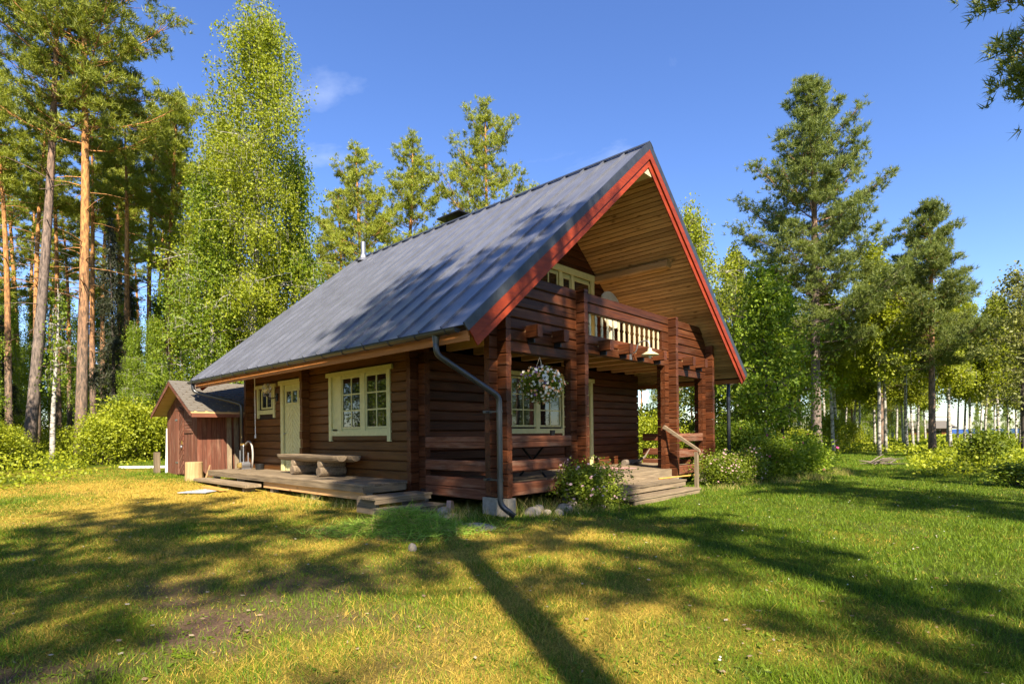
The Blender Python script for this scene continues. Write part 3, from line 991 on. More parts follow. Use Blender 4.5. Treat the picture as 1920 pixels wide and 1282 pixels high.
# wall lamp by the side door, gooseneck lamp on the balcony beam
wl = MB().lathe([(0.06, -0.09), (0.06, 0.09)], (0, 0, 0), 12)
lamp = MB().box(-0.03, -0.001, 8.63, 8.73, 2.44, 2.66).tube(bend([(-0.02, 8.68, 2.56), (-0.17, 8.72, 2.50), (-0.27, 8.76, 2.58)], 0.05), 0.016, 8).lathe([(0.03, 0), (0.07, 0.03), (0.07, 0.06)], (-0.27, 8.76, 2.57), 12).build('wall_lamp', 'black', cabin)
MB().lathe([(0.03, 0.0), (0.10, 0.05), (0.135, 0.14), (0.12, 0.22), (0.07, 0.28), (0.02, 0.30)], (-0.27, 8.76, 2.63), 14).build('globe', 'globe', lamp, True)
gl = MB().box(4.44, 4.52, -0.03, -0.002, 3.16, 3.36).tube(bend([(4.48, -0.02, 3.30), (4.48, -0.16, 3.30), (4.48, -0.22, 3.55), (4.48, -0.50, 3.56), (4.48, -0.52, 3.36)], 0.1), 0.014, 8).build('porch_lamp', 'steel', cabin)
MB().lathe([(0.20, 0.0), (0.205, 0.015), (0.10, 0.075), (0.05, 0.10), (0.045, 0.16), (0.02, 0.17)], (4.48, -0.52, 3.21), 18).build('lamp_shade', 'cream', gl, True)
MB().lathe([(0.01, -0.06), (0.04, -0.03), (0.035, 0.02)], (4.48, -0.52, 3.20), 10).build('bulb', 'white', gl, True)

# ------------------------------------------------------------------ terrace along the side wall
ter = thing('terrace', (-0.6, 6.4, 0), 'grey weathered plank terrace along the cabin side wall', 'terrace')
x = -1.25; k = 0
while x < -0.05:
    x1 = min(x + 0.138, -0.008)
    ye = YF + T + 0.01 if x > -0.26 else 2.40
    cuts = [ye, rnd.uniform(4.5, 8.5), 10.45]
    for u, v in zip(cuts[:-1], cuts[1:]):
        segs = [(u, v)]
        if x1 > -0.215:      # notch round the crossed log ends
            segs = []
            a_ = u
            for q in (6.84, YB):
                if u < q < v:
                    segs.append((a_, q - 0.006)); a_ = q + T + 0.006
            if a_ < v: segs.append((a_, v))
        for (p, q) in segs:
            if q - p > 0.05: MB().log('y', p + 0.002, q - 0.002, x + 0.004, x1 - 0.004, 0.462, FL, 0.005).build('plank', 'grey_y', ter)
    x = x1
MB().box(-1.255, -1.215, 2.42, 10.43, 0.355, 0.459).build('front_board', 'grey_y', ter)
MB().box(-1.19, -1.15, 2.44, 6.9, 0.20, 0.352).build('front_beam', 'pine_y', ter)
MB().box(-1.21, -0.24, 2.405, 2.44, 0.335, 0.459).build('end_board', 'grey_x', ter)
MB().box(-1.21, -0.24, 10.40, 10.44, 0.335, 0.459).build('end_board', 'grey_x', ter)
for y in (2.45, 4.5, 6.5, 8.5, 10.2):
    MB().box(-1.14, -1.0, y, y + 0.14, gz(-1.1, y) - 0.08, 0.457).build('support', 'concrete', ter)
    MB().box(-1.0, -0.02 if not (10 < y or 6.4 < y < 6.9) else -0.26, y + 0.02, y + 0.07, 0.34, 0.455).build('bearer', 'grey_x', ter)

st = thing('plank_step', (-1.4, 8.5, gz(-1.4, 8.5)), 'long low grey plank step in front of the terrace', 'step')
for xa in (-1.68, -1.485):
    MB().log('y', 6.78, 10.3, xa, xa + 0.19, 0.225, 0.30, 0.008).build('plank', 'grey_y', st)
for y in (7.0, 8.6, 10.0):
    MB().box(-1.62, -1.35, y, y + 0.09, gz(-1.5, y) - 0.05, 0.223).build('block', 'grey_x', st)

ss = thing('side_steps', (-0.9, 1.6, 0), 'two grey plank steps leading up to the terrace end', 'steps')
for (ya, yb, zt, xa, xb) in ((1.56, 2.12, 0.335, -1.55, -0.24), (1.12, 1.62, 0.155, -1.57, -0.26)):
    n_ = 3
    for i in range(n_):
        w_ = (yb - ya) / n_
        MB().log('x', xa, xb, ya + i * w_ + 0.003, ya + (i + 1) * w_ - 0.003, zt - 0.04, zt, 0.006).build('tread_plank', 'grey_x', ss)
    MB().box(xa + 0.03, xb - 0.03, ya + 0.012, ya + 0.045, zt - 0.115, zt - 0.043).build('riser', 'grey_x', ss)
for x in (-1.45, -0.42):
    MB().box(x, x + 0.07, 1.2, 2.3, -0.04, 0.10).build('stringer', 'grey_y', ss)
    MB().box(x + 0.005, x + 0.065, 1.66, 2.3, 0.102, 0.29).build('stringer', 'grey_y', ss)

ps = thing('porch_steps', (4, -0.6, 0), 'grey wooden steps up to the open porch bay', 'steps')
for (ya, yb, zt) in ((-0.84, -0.07, 0.31), (-1.20, -0.80, 0.13)):
    n_ = 4 if yb > -0.5 else 3
    if zt < 0.2: yb = -0.72
    for i in range(n_):
        w_ = (yb - ya) / n_
        MB().log('x', 2.6, 5.62, ya + i * w_ + 0.003, ya + (i + 1) * w_ - 0.003, zt - 0.045, zt, 0.006).build('tread_plank', 'grey_x', ps)
    MB().box(2.63, 5.59, ya + 0.02, ya + 0.05, zt - 0.15, zt - 0.048).build('riser', 'grey_x', ps)
for x in (2.7, 4.1, 5.48):
    MB().box(x, x + 0.08, -1.1, -0.1, -0.05, 0.08).build('stringer', 'grey_y', ps)
    MB().box(x + 0.005, x + 0.075, -0.70, -0.1, 0.132, 0.262).build('stringer', 'grey_y', ps)

hr = thing('handrail', (6.07, -0.86, 0), 'sloping wooden handrail beside the porch steps', 'handrail')
MB().box(6.05, 6.13, -0.91, -0.83, -0.1, 0.95).build('post', 'grey_z', hr)
MB().loft([(6.06, -0.97, 0.94), (6.14, -0.97, 0.94), (6.14, -0.94, 1.02), (6.06, -0.94, 1.02)], [(6.06, 0.03, 1.55), (6.14, 0.03, 1.55), (6.14, -0.02, 1.62), (6.06, -0.02, 1.62)]).build('rail', 'grey_y', hr)

# ------------------------------------------------------------------ log bench
be = thing('log_bench', (-0.42, 5.7, FL), 'rustic bench of split grey logs on the terrace', 'bench')
def half_log(xc, y0, y1, zt, r):
    mb = MB()
    pr = [(xc - r, zt)] + [(xc + r * math.cos(math.pi + math.pi * k / 10), zt - 0.01 + 0.95 * r * math.sin(math.pi + math.pi * k / 10)) for k in range(11)] + [(xc + r, zt)]
    ys = [y0, y0 + 0.12, (y0 + y1) / 2, y1 - 0.12, y1]
    sc_ = [0.82, 1.0, 1.06, 1.0, 0.85]
    rings = []
    for y, s_ in zip(ys, sc_):
        rings.append([(xc + (u - xc) * s_, y, zt + (w_ - zt) * s_) for u, w_ in pr])
    nn = len(pr); base = []
    for r_ in rings: base += r_
    fs = [tuple(range(nn))[::-1], tuple(range(4 * nn, 5 * nn))]
    for i in range(4):
        for k in range(nn):
            fs.append((i * nn + k, i * nn + (k + 1) % nn, (i + 1) * nn + (k + 1) % nn, (i + 1) * nn + k))
    return mb.add(base, fs)
half_log(-0.575, 4.30, 7.22, 0.995, 0.152).build('seat_log', 'barelog', be)
half_log(-0.262, 4.22, 7.12, 0.992, 0.150).build('seat_log', 'barelog', be)
for y in (6.42, 5.12):
    MB().tube([(-0.70, y, 0.622), (-0.66, y, 0.622), (-0.04, y, 0.622)], [0.105, 0.122, 0.12], 14).build('foot_log', 'barelog', be)
    MB().tube([(-0.68, y, 0.80), (-0.64, y, 0.80), (-0.05, y, 0.80)], [0.085, 0.10, 0.10], 14).build('foot_log', 'barelog', be)

# ------------------------------------------------------------------ shed
SX, SY0, SY1 = -1.2, 11.45, 14.25
shed = thing('shed', (0.6, 12.8, gz(0.6, 12.8)), 'small faded red board shed with shingle roof behind the cabin', 'shed')
SZ = 0.22
smid = 12.72
def shed_roof_z(y): return 3.20 - 0.53 * abs(y - smid)
cw_ = MB().box(SX + 0.04, SX + 0.07, SY0 + 0.04, SY1 - 0.02, SZ, 2.4).build('front_wall', 'core', shed)
y = SY0
while y < SY1 - 0.02:
    y1 = min(y + 0.128, SY1)
    zt = shed_roof_z((y + y1) / 2) - 0.14
    if not (12.60 < y + 0.06 < 13.32):
        ox = rnd.uniform(-0.006, 0.004)
        z0 = SZ + rnd.uniform(-0.03, 0.02)
        za = 1.62 if 11.80 < y + 0.06 < 12.5 else None
        if za:
            MB().prism([(y + 0.004, z0), (y1 - 0.004, z0), (y1 - 0.004, za), (y + 0.004, za)], 'x', SX + ox, SX + 0.03).build('board', 'shed_z', cw_)
            z0 = 2.02
        zl, zr = shed_roof_z(y) - 0.14, shed_roof_z(y1) - 0.14
        MB().prism([(y + 0.004, z0), (y1 - 0.004, z0), (y1 - 0.004, zr), (y + 0.004, zl)], 'x', SX + ox, SX + 0.03).build('board', 'shed_z', cw_)
    else:
        MB().prism([(y + 0.004, 2.30), (y1 - 0.004, 2.30), (y1 - 0.004, shed_roof_z(y1) - 0.14), (y + 0.004, shed_roof_z(y) - 0.14)], 'x', SX, SX + 0.03).build('board', 'shed_z', cw_)
    y = y1
for i in range(4):
    MB().box(SX - 0.012, SX + 0.02, 11.80, 12.50, 1.64 + i * 0.095, 1.725 + i * 0.095).build('hatch_slat', 'shed_y', cw_)
MB().box(SX - 0.03, SX + 0.02, 11.76, 12.54, 1.585, 1.632).build('hatch_ledge', 'shed_y', cw_)
sd_ = MB().box(SX + 0.005, SX + 0.03, 12.62, 13.30, SZ + 0.06, 2.29).build('door', 'shed_z', shed)
diagonal_boards(sd_, SX - 0.022, SX + 0.003, 12.64, 13.02, SZ + 0.07, 2.28, 0.15, -0.8, 'shed_z')
MB().box(SX - 0.03, SX + 0.003, 13.04, 13.29, SZ + 0.06, 2.29).build('door_stile', 'shed_z', sd_)
MB().prism([(12.56, 2.29), (13.36, 2.29), (12.98, 2.42), (12.94, 2.42)], 'x', SX - 0.035, SX + 0.0).build('door_head', 'shed_y', sd_)
for z in (0.62, 1.98):
    MB().box(SX - 0.042, SX - 0.031, 13.1, 13.32, z, z + 0.05).build('hinge', 'steel', sd_)
MB().box(SX - 0.045, SX - 0.023, 12.68, 12.74, 1.22, 1.34).build('lock', 'brass', sd_)
MB().lathe([(0.03, 0), (0.035, 0.03), (0.03, 0.07)], (SX - 0.05, 12.70, 1.12), 8).build('padlock', 'steel', sd_)
sw_ = MB().box(SX + 0.06, 2.4, SY0 + 0.04, SY0 + 0.07, SZ, 2.35).build('side_wall', 'core', shed)
x = SX
while x < 2.35:
    x1 = x + 0.135
    oy = rnd.uniform(-0.006, 0.004)
    MB().box(x + 0.004, x1 - 0.004, SY0 + oy, SY0 + 0.03, SZ + rnd.uniform(-0.03, 0.03), 2.36).build('board', 'shed_z', sw_)
    x = x1
MB().box(SX + 0.1, 2.4, SY1 - 0.04, SY1, SZ, 2.35).build('side_wall', 'shed_z', shed)
MB().prism([(SY0 + 0.05, SZ), (SY1 - 0.05, SZ), (SY1 - 0.05, 2.3), (smid, 3.0), (SY0 + 0.05, 2.3)], 'x', 2.36, 2.42).build('rear_wall', 'shed_z', shed)
# roof: deck, bargeboards, overlapping shingles
rd = MB()
YA, YB2 = 10.82, 14.62
for ya in (YA, YB2):
    rd.prism([(smid, 3.19), (ya, shed_roof_z(ya) - 0.01), (ya, shed_roof_z(ya) - 0.05), (smid, 3.14)], 'x', SX - 0.36, 2.7)
sroof = rd.build('roof', 'pine_x', shed)
for ya in (YA, YB2):
    MB().prism([(smid, 3.185), (ya, shed_roof_z(ya) - 0.015), (ya, shed_roof_z(ya) - 0.13), (smid, 3.06)], 'x', SX - 0.385, SX - 0.363).build('bargeboard', 'shed_y', sroof)
MB().box(SX - 0.34, 2.68, YA + 0.005, YA + 0.03, shed_roof_z(YA) - 0.16, shed_roof_z(YA) - 0.052).build('eave_board', 'shed_x', sroof)
sh0 = {}
ln = math.hypot(1, 0.53)
for sgn in (-1, 1):
    rows = 12
    for r_ in range(rows):
        da = (1.90 - r_ * 0.165)            # distance out from ridge of this row's lower edge
        if da < 0.05: break
        i = 0
        x = SX - 0.40 + (0.0 if r_ % 2 else -0.155)
        while x < 2.68:
            xa, xb = max(x, SX - 0.395), min(x + 0.31, 2.70)
            if xb - xa > 0.06:
                key = (sgn, round(xb - xa, 3), r_ == 0)
                d0, d1 = da - 0.20, da
                if d0 < 0: d0 = 0.0
                lift0, lift1 = 0.004, 0.016
                c_ = (xb - xa) * 0.22
                def P(u, dd, lf): return (u, smid + sgn * dd, 3.20 - 0.53 * dd + lf)
                poly = [(xa + 0.003, d0, lift0), (xb - 0.003, d0, lift0), (xb - 0.003, d1 - 0.06, lift1), (xb - c_, d1, lift1), (xa + c_, d1, lift1), (xa + 0.003, d1 - 0.06, lift1)]
                A = [P(u, dd, lf) for u, dd, lf in poly]; B = [P(u, dd, lf - 0.008) for u, dd, lf in poly]
                MB().loft(A, B).build('shingle', 'shingle', sroof)
            x += 0.31
MB().prism([(smid - 0.12, 3.155), (smid, 3.225), (smid + 0.12, 3.155), (smid + 0.12, 3.145), (smid, 3.212), (smid - 0.12, 3.145)], 'x', SX - 0.39, 2.7).build('ridge_strip', 'shingle', sroof)

# ------------------------------------------------------------------ loose things round the cabin
def stone(name, c, r, label, mat='stone', seed=0, cat='stone', group=None, flat=0.7):
    import bmesh
    bm = bmesh.new()
    bmesh.ops.create_icosphere(bm, subdivisions=3, radius=1.0)
    rr = np.random.RandomState(seed)
    o3 = rr.rand(3) * 50
    for v in bm.verts:
        p = v.co
        d_ = 0.75 + 0.5 * float(fbm(p.x * 1.0 + o3[0] + p.z * .7, p.y * 1.0 + o3[1] - p.z * .5, 0.9, 3))
        v.co = Vector((p.x * r[0] * d_, p.y * r[1] * d_, p.z * r[2] * d_))
    me = bpy.data.meshes.new(name)
    bm.to_mesh(me); bm.free()
    me.polygons.foreach_set('use_smooth', [True] * len(me.polygons))
    me.materials.append(M[mat])
    o = place(name, me, None, (c[0], c[1], gz(c[0], c[1]) + r[2] * 0.35))
    o.rotation_euler = (0, 0, rr.rand() * 6)
    return tag(o, label, cat, group)
stone('stone', (1.10, -0.60), (0.17, 0.13, 0.12), 'large rounded pale stone beside the flowering bush', seed=1)
stone('stone', (0.36, -0.47), (0.15, 0.12, 0.11), 'darker blocky stone nearest the corner footing', seed=2)
stone('stone', (0.66, -0.33), (0.15, 0.12, 0.12), 'yellowish stone behind the blocky one by the footing', seed=3)
stone('stone', (0.72, -0.78), (0.10, 0.085, 0.075), 'small round pale stone in front of the porch sill', seed=4)
stone('stone', (1.46, -0.52), (0.16, 0.14, 0.12), 'pale stone half hidden under the flowering bush', seed=5)
stone('stone', (0.62, -0.60), (0.10, 0.09, 0.08), 'smallest stone among those by the bush', seed=6)
stone('flat_stone', (-1.15, -0.62), (0.40, 0.24, 0.03), 'flat grey slab in the ground before the downpipe', seed=7)
stone('flat_stone', (-1.05, 0.55), (0.55, 0.30, 0.05), 'flat sandy slab in front of the terrace steps', seed=8)
stone('stone', (-0.55, 0.85), (0.16, 0.13, 0.09), 'low stone under the bottom terrace step', seed=9)
stone('stone', (-2.85, -1.25), (0.07, 0.05, 0.07), 'small white stone beside the grass heap', seed=10)
bk = MB().prism([(0.0, 0.0), (0.26, 0.0), (0.16, 0.20), (0.06, 0.22)], 'y', 0, 0.09).build('brick', 'brickred', None)
bk.location = (-0.22, 1.06, 0.0); bk.rotation_euler = (0, 0, 0.5); tag(bk, 'broken pale red brick leaning by the bottom terrace step', 'brick')

o = MB().box(-0.55, 0.55, -0.33, 0.33, 0, 0.012).build('mat', 'mat', None)
o.location = (-2.25, 7.75, gz(-2.25, 7.75) + 0.02); o.rotation_euler = (0.01, 0.02, 0.75); tag(o, 'grey mat lying on the dry grass before the plank step', 'mat')
o = MB().box(-0.10, 0.10, -0.75, 0.75, 0, 0.035).build('orange_board', 'orange_y', None)
o.location = (-1.95, 8.0, gz(-1.95, 8.0) + 0.03); o.rotation_euler = (0, 0, -0.05); tag(o, 'orange-yellow board lying beside the grey mat', 'board')

cb = thing('chopping_block', (-1.42, 11.05, gz(-1.42, 11.05)), 'pale upright chopping block in front of the red shed', 'chopping block')
MB().lathe([(0.25, 0), (0.235, 0.2), (0.23, 0.55), (0.225, 0.57)], (-1.42, 11.05, gz(-1.42, 11.05) - 0.03), 14).build('block', 'stump', cb)
MB().loft([(-1.16, 11.0, 0.15), (-1.12, 11.0, 0.15), (-1.12, 11.05, 0.15), (-1.16, 11.05, 0.15)], [(-1.02, 10.95, 0.62), (-1.0, 10.95, 0.62), (-1.0, 10.99, 0.62), (-1.02, 10.99, 0.62)]).build('splinter', 'stump', cb)
for i, (x, dx, lb) in enumerate(((-0.42, 0.06, 'left of two grey planks leaning on the shed side wall'), (-0.20, 0.05, 'right of two grey planks leaning on the shed side wall'))):
    z0 = gz(x, 11.2)
    o = MB().loft([(x, 11.22, z0), (x + 0.13, 11.22, z0), (x + 0.13, 11.25, z0), (x, 11.25, z0)], [(x + dx, 11.405, 2.12), (x + dx + 0.13, 11.405, 2.12), (x + dx + 0.13, 11.435, 2.12), (x + dx, 11.435, 2.12)]).build('leaning_plank', 'grey_z', None)
    tag(o, lb, 'plank')
z0 = gz(-1.2, 14.5)
o = MB().loft([(-1.24, 14.36, z0), (-0.4, 14.42, z0), (-0.4, 14.45, z0), (-1.24, 14.39, z0)], [(-1.22, 14.27, 1.75), (-0.4, 14.30, 1.75), (-0.4, 14.33, 1.75), (-1.22, 14.30, 1.75)]).build('white_sheet', 'white', None)
tag(o, 'white sheet leaning behind the shed corner', 'sheet')
o = MB().box(-0.08, 0.08, -0.08, 0.08, 0, 0.75).build('wooden_post', 'grey_z', None)
o.location = (-1.45, 14.50, gz(-1.45, 14.50) - 0.05); tag(o, 'short grey wooden post beside the white sheet', 'post')
p_ = at((545 - 960) / 1057.4, 27)
o = MB().box(-0.85, 0.85, -0.06, 0.06, 0, 0.07).build('white_plank', 'white', None)
o.location = at((268 - 960) / 1057.4, 20.5); o.location.z += 0.02; o.rotation_euler = (0, 0, math.atan2(RIGHT.y, RIGHT.x)); tag(o, 'white plank lying in the grass between shed and wood', 'plank')

# water pump and hose at the wall corner
wp = thing('water_pump', (-0.36, 10.02, FL), 'small metal water pump with pipes at the wall corner', 'pump')
MB().tube([(-0.50, 10.02, 0.62), (-0.26, 10.02, 0.62)], [0.10, 0.10], 12).box(-0.50, -0.24, 9.94, 10.10, FL, 0.54).build('motor', 'steel', wp)
MB().lathe([(0.07, 0), (0.085, 0.03), (0.085, 0.12), (0.06, 0.15)], (-0.52, 10.02, 0.54), 12).build('housing', 'brass', wp)
MB().tube(bend([(-0.42, 10.02, 0.70), (-0.42, 10.02, 1.20), (-0.36, 10.10, 1.22)], 0.04), 0.018, 8).tube([(-0.50, 10.06, 0.68), (-0.50, 10.06, 1.05)], 0.014, 8).tube([(-0.30, 9.98, 0.70), (-0.30, 9.98, 0.98)], 0.02, 8).build('pipe', 'steel', wp)
MB().box(-0.46, -0.28, 10.06, 10.14, 1.19, 1.25).build('tap', 'brass', wp)
hs = MB().tube(bend([(-0.36, 9.98, 1.24), (-0.36, 9.84, 1.34), (-0.36, 9.58, 1.26), (-0.36, 9.50, 0.95), (-0.36, 9.56, 0.54)], 0.16, 5), 0.026, 8).build('hose', 'hose', None, True)
tag(hs, 'grey hose arching down from the water pump', 'hose')
kn = thing('black_bucket', (-0.22, 9.38, FL), 'low black bucket on the terrace under the small window', 'bucket')
MB().lathe([(0.11, 0), (0.13, 0.15), (0.135, 0.16), (0.12, 0.155), (0.10, 0.03)], (-0.22, 9.38, FL), 14).build('pail', 'black', kn)
rod = thing('hanging_rod', (-0.16, 9.80, 1.45), 'thin pale rod hanging from the eave beside the small window', 'rod')
MB().tube([(-0.16, 9.80, 1.47), (-0.16, 9.82, 3.74)], 0.012, 6).build('stick', 'white', rod)
MB().tube([(-0.16, 9.80, 1.40), (-0.16, 9.80, 1.50)], 0.022, 8).build('grip', 'white', rod)

# porch table, cup, rug, disc, stick
pt_ = thing('porch_table', (1.75, 1.15, FL), 'dark slatted table with crossed legs behind the porch rail', 'table')
for i in range(6):
    MB().box(1.0, 2.5, 0.72 + i * 0.15, 0.72 + i * 0.15 + 0.13, 1.18, 1.215).build('top_slat', 'log_x', pt_)
for x in (1.2, 2.25):
    for s_ in (-1, 1):
        MB().tube([(x, 1.15 - s_ * 0.38, FL), (x, 1.15 + s_ * 0.34, 1.178)], 0.025, 6).build('leg', 'black', pt_)
MB().box(1.2, 2.27, 1.12, 1.17, 0.82, 0.86).build('stretcher', 'black', pt_)
cup = MB().lathe([(0.045, 0), (0.055, 0.10), (0.055, 0.105), (0.045, 0.10), (0.03, 0.02)], (1.62, 0.07, 1.405), 14).build('cup', 'black', None)
tag(cup, 'small black cup standing on the porch rail', 'cup')
o = MB().box(4.5, 6.0, 0.75, 1.6, FL + 0.002, FL + 0.014).build('rug', 'rug', None); tag(o, 'faded pink rug on the porch floor', 'rug')
def disc():
    c = Vector((6.22, 1.45, 3.50)); r = 0.52
    mb = MB()
    for (rr_, o_) in ((0, 0),):
        A, B = [], []
        for k in range(28):
            a_ = 2 * math.pi * k / 28
            p = Vector((r * math.cos(a_), 0, r + r * math.sin(a_) + 0.84))
            A.append(c + p + Vector((0, p.z * 0.12, 0))); B.append(c + p + Vector((0, p.z * 0.12 + 0.03, 0)))
        mb.loft(A, B)
    mb.box(c.x - 0.2, c.x + 0.2, c.y + 0.03, c.y + 0.5, 3.497, 3.535)
    mb.box(c.x - 0.04, c.x + 0.04, c.y + 0.17, c.y + 0.24, 3.53, 4.6)
    return mb
o = disc().build('round_disc', 'disc', None); tag(o, 'pale round disc standing upright on the balcony', 'disc')
o = MB().tube([(5.15, -0.35, 0.33), (6.35, -0.75, 0.37)], 0.018, 8).build('orange_stick', 'orange_y', None); tag(o, 'orange wooden stick lying across the porch steps', 'stick')
dw = MB().tube([(7.2, 1.6, 0.55), (7.35, 1.55, 0.62), (7.5, 1.65, 0.56), (7.75, 1.5, 0.72), (7.95, 1.45, 0.95)], [0.02, 0.035, 0.04, 0.03, 0.012], 7).tube([(7.0, 1.75, 0.57), (7.9, 1.75, 0.58)], [0.09, 0.07], 9).build('driftwood', 'deadwood', None)
tag(dw, 'pale curved driftwood lying on the porch floor', 'driftwood')

# far boathouse by the lake
bp_ = at((1746 - 960) / 1057.4, 92); bx_, by_, bz_ = bp_.x, bp_.y, bp_.z - 0.35
bh = thing('boathouse', (bx_, by_, bz_), 'low brown boathouse with grey roof on the lake shore', 'boathouse')
def R3(a, d_, z):      # local: a along the view's right, d_ away
    p = Vector((bx_, by_, bz_)) + RIGHT * a + FWD * d_
    return (p.x, p.y, bz_ + z)
def rbox(a0, a1, d0, d1, z0, z1):
    return MB().add([R3(a, d_, z) for z in (z0, z1) for d_ in (d0, d1) for a in (a0, a1)], [(0, 2, 3, 1), (4, 5, 7, 6), (0, 1, 5, 4), (2, 6, 7, 3), (0, 4, 6, 2), (1, 3, 7, 5)])
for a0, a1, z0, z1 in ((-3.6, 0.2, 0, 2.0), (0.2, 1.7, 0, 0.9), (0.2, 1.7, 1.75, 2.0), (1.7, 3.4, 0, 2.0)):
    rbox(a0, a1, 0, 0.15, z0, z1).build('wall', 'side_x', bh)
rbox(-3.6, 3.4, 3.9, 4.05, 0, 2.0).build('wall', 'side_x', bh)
rbox(0.2, 1.7, 0.05, 0.08, 0.9, 1.75).build('window', 'glass', bh)
mb = MB()
mb.loft([R3(-4.1, -0.7, 1.85), R3(-4.1, 2.0, 3.05), R3(-4.1, 4.7, 1.85), R3(-4.1, 4.7, 1.97), R3(-4.1, 2.0, 3.17), R3(-4.1, -0.7, 1.97)], [R3(3.9, -0.7, 1.85), R3(3.9, 2.0, 3.05), R3(3.9, 4.7, 1.85), R3(3.9, 4.7, 1.97), R3(3.9, 2.0, 3.17), R3(3.9, -0.7, 1.97)])
mb.build('roof', 'shingle', bh)

# ------------------------------------------------------------------ vegetation builders
def unit(v):
    return v / (np.linalg.norm(v, axis=-1, keepdims=True) + 1e-9)

def leaf_quads(C, size, rng, droop=0.0, width=0.34):
    n_ = len(C)
    ax = rng.normal(size=(n_, 3)); ax[:, 2] -= droop
    ax = unit(ax)
    sd = unit(np.cross(ax, rng.normal(size=(n_, 3))))
    s = np.asarray(size).reshape(-1, 1) * np.ones((n_, 1))
    V = np.stack([C, C + ax * s * 0.5 + sd * s * width, C + ax * s, C + ax * s * 0.5 - sd * s * width], 1).reshape(-1, 3)
    return V, np.arange(n_ * 4).reshape(-1, 4)

def needle_tufts(C, D, rng, k=8, length=0.19, width=0.03):
    n_ = len(C)
    d = unit(D[:, None, :] * 0.9 + rng.normal(size=(n_, k, 3)) * 0.75)
    ln_ = length * rng.uniform(0.7, 1.25, (n_, k, 1))
    sd = unit(np.cross(d, rng.normal(size=(n_, k, 3)))) * width / 2
    c = C[:, None, :] + rng.normal(size=(n_, k, 3)) * 0.03
    V = np.stack([c - sd, c + sd, c + d * ln_], 2).reshape(-1, 3)
    return V, np.arange(n_ * k * 3).reshape(-1, 3)

def trunk_line(h, lean, wob, rng, n_=12):
    ph = rng.uniform(0, 6, 2)
    pts = []
    for i in range(n_ + 1):
        t = i / n_
        pts.append(Vector((lean[0] * t + wob * math.sin(3.1 * t + ph[0]) * t, lean[1] * t + wob * math.sin(2.6 * t + ph[1]) * t, h * t - (0.15 if i == 0 else 0))))
    return pts
def along(pts, z, h):
    t = max(0, min(0.999, z / h)) * (len(pts) - 1)
    i = int(t)
    return pts[i].lerp(pts[i + 1], t - i)

def finish_tree(name, trunk, branches, crown, bark_m, branch_m):
    root = bpy.data.objects.new(name, None)
    COL.objects.link(root)
    WL[root] = Vector((0, 0, 0))
    trunk.build('trunk', bark_m, root, True, center=(0, 0, 0))
    if branches.v:
        bo = branches.build('branches', branch_m, root, True, center=(0, 0, 0)); bo['kind'] = 'stuff'
    if crown is not None:
        place('crown', crown, root, (0, 0, 0))
    return root

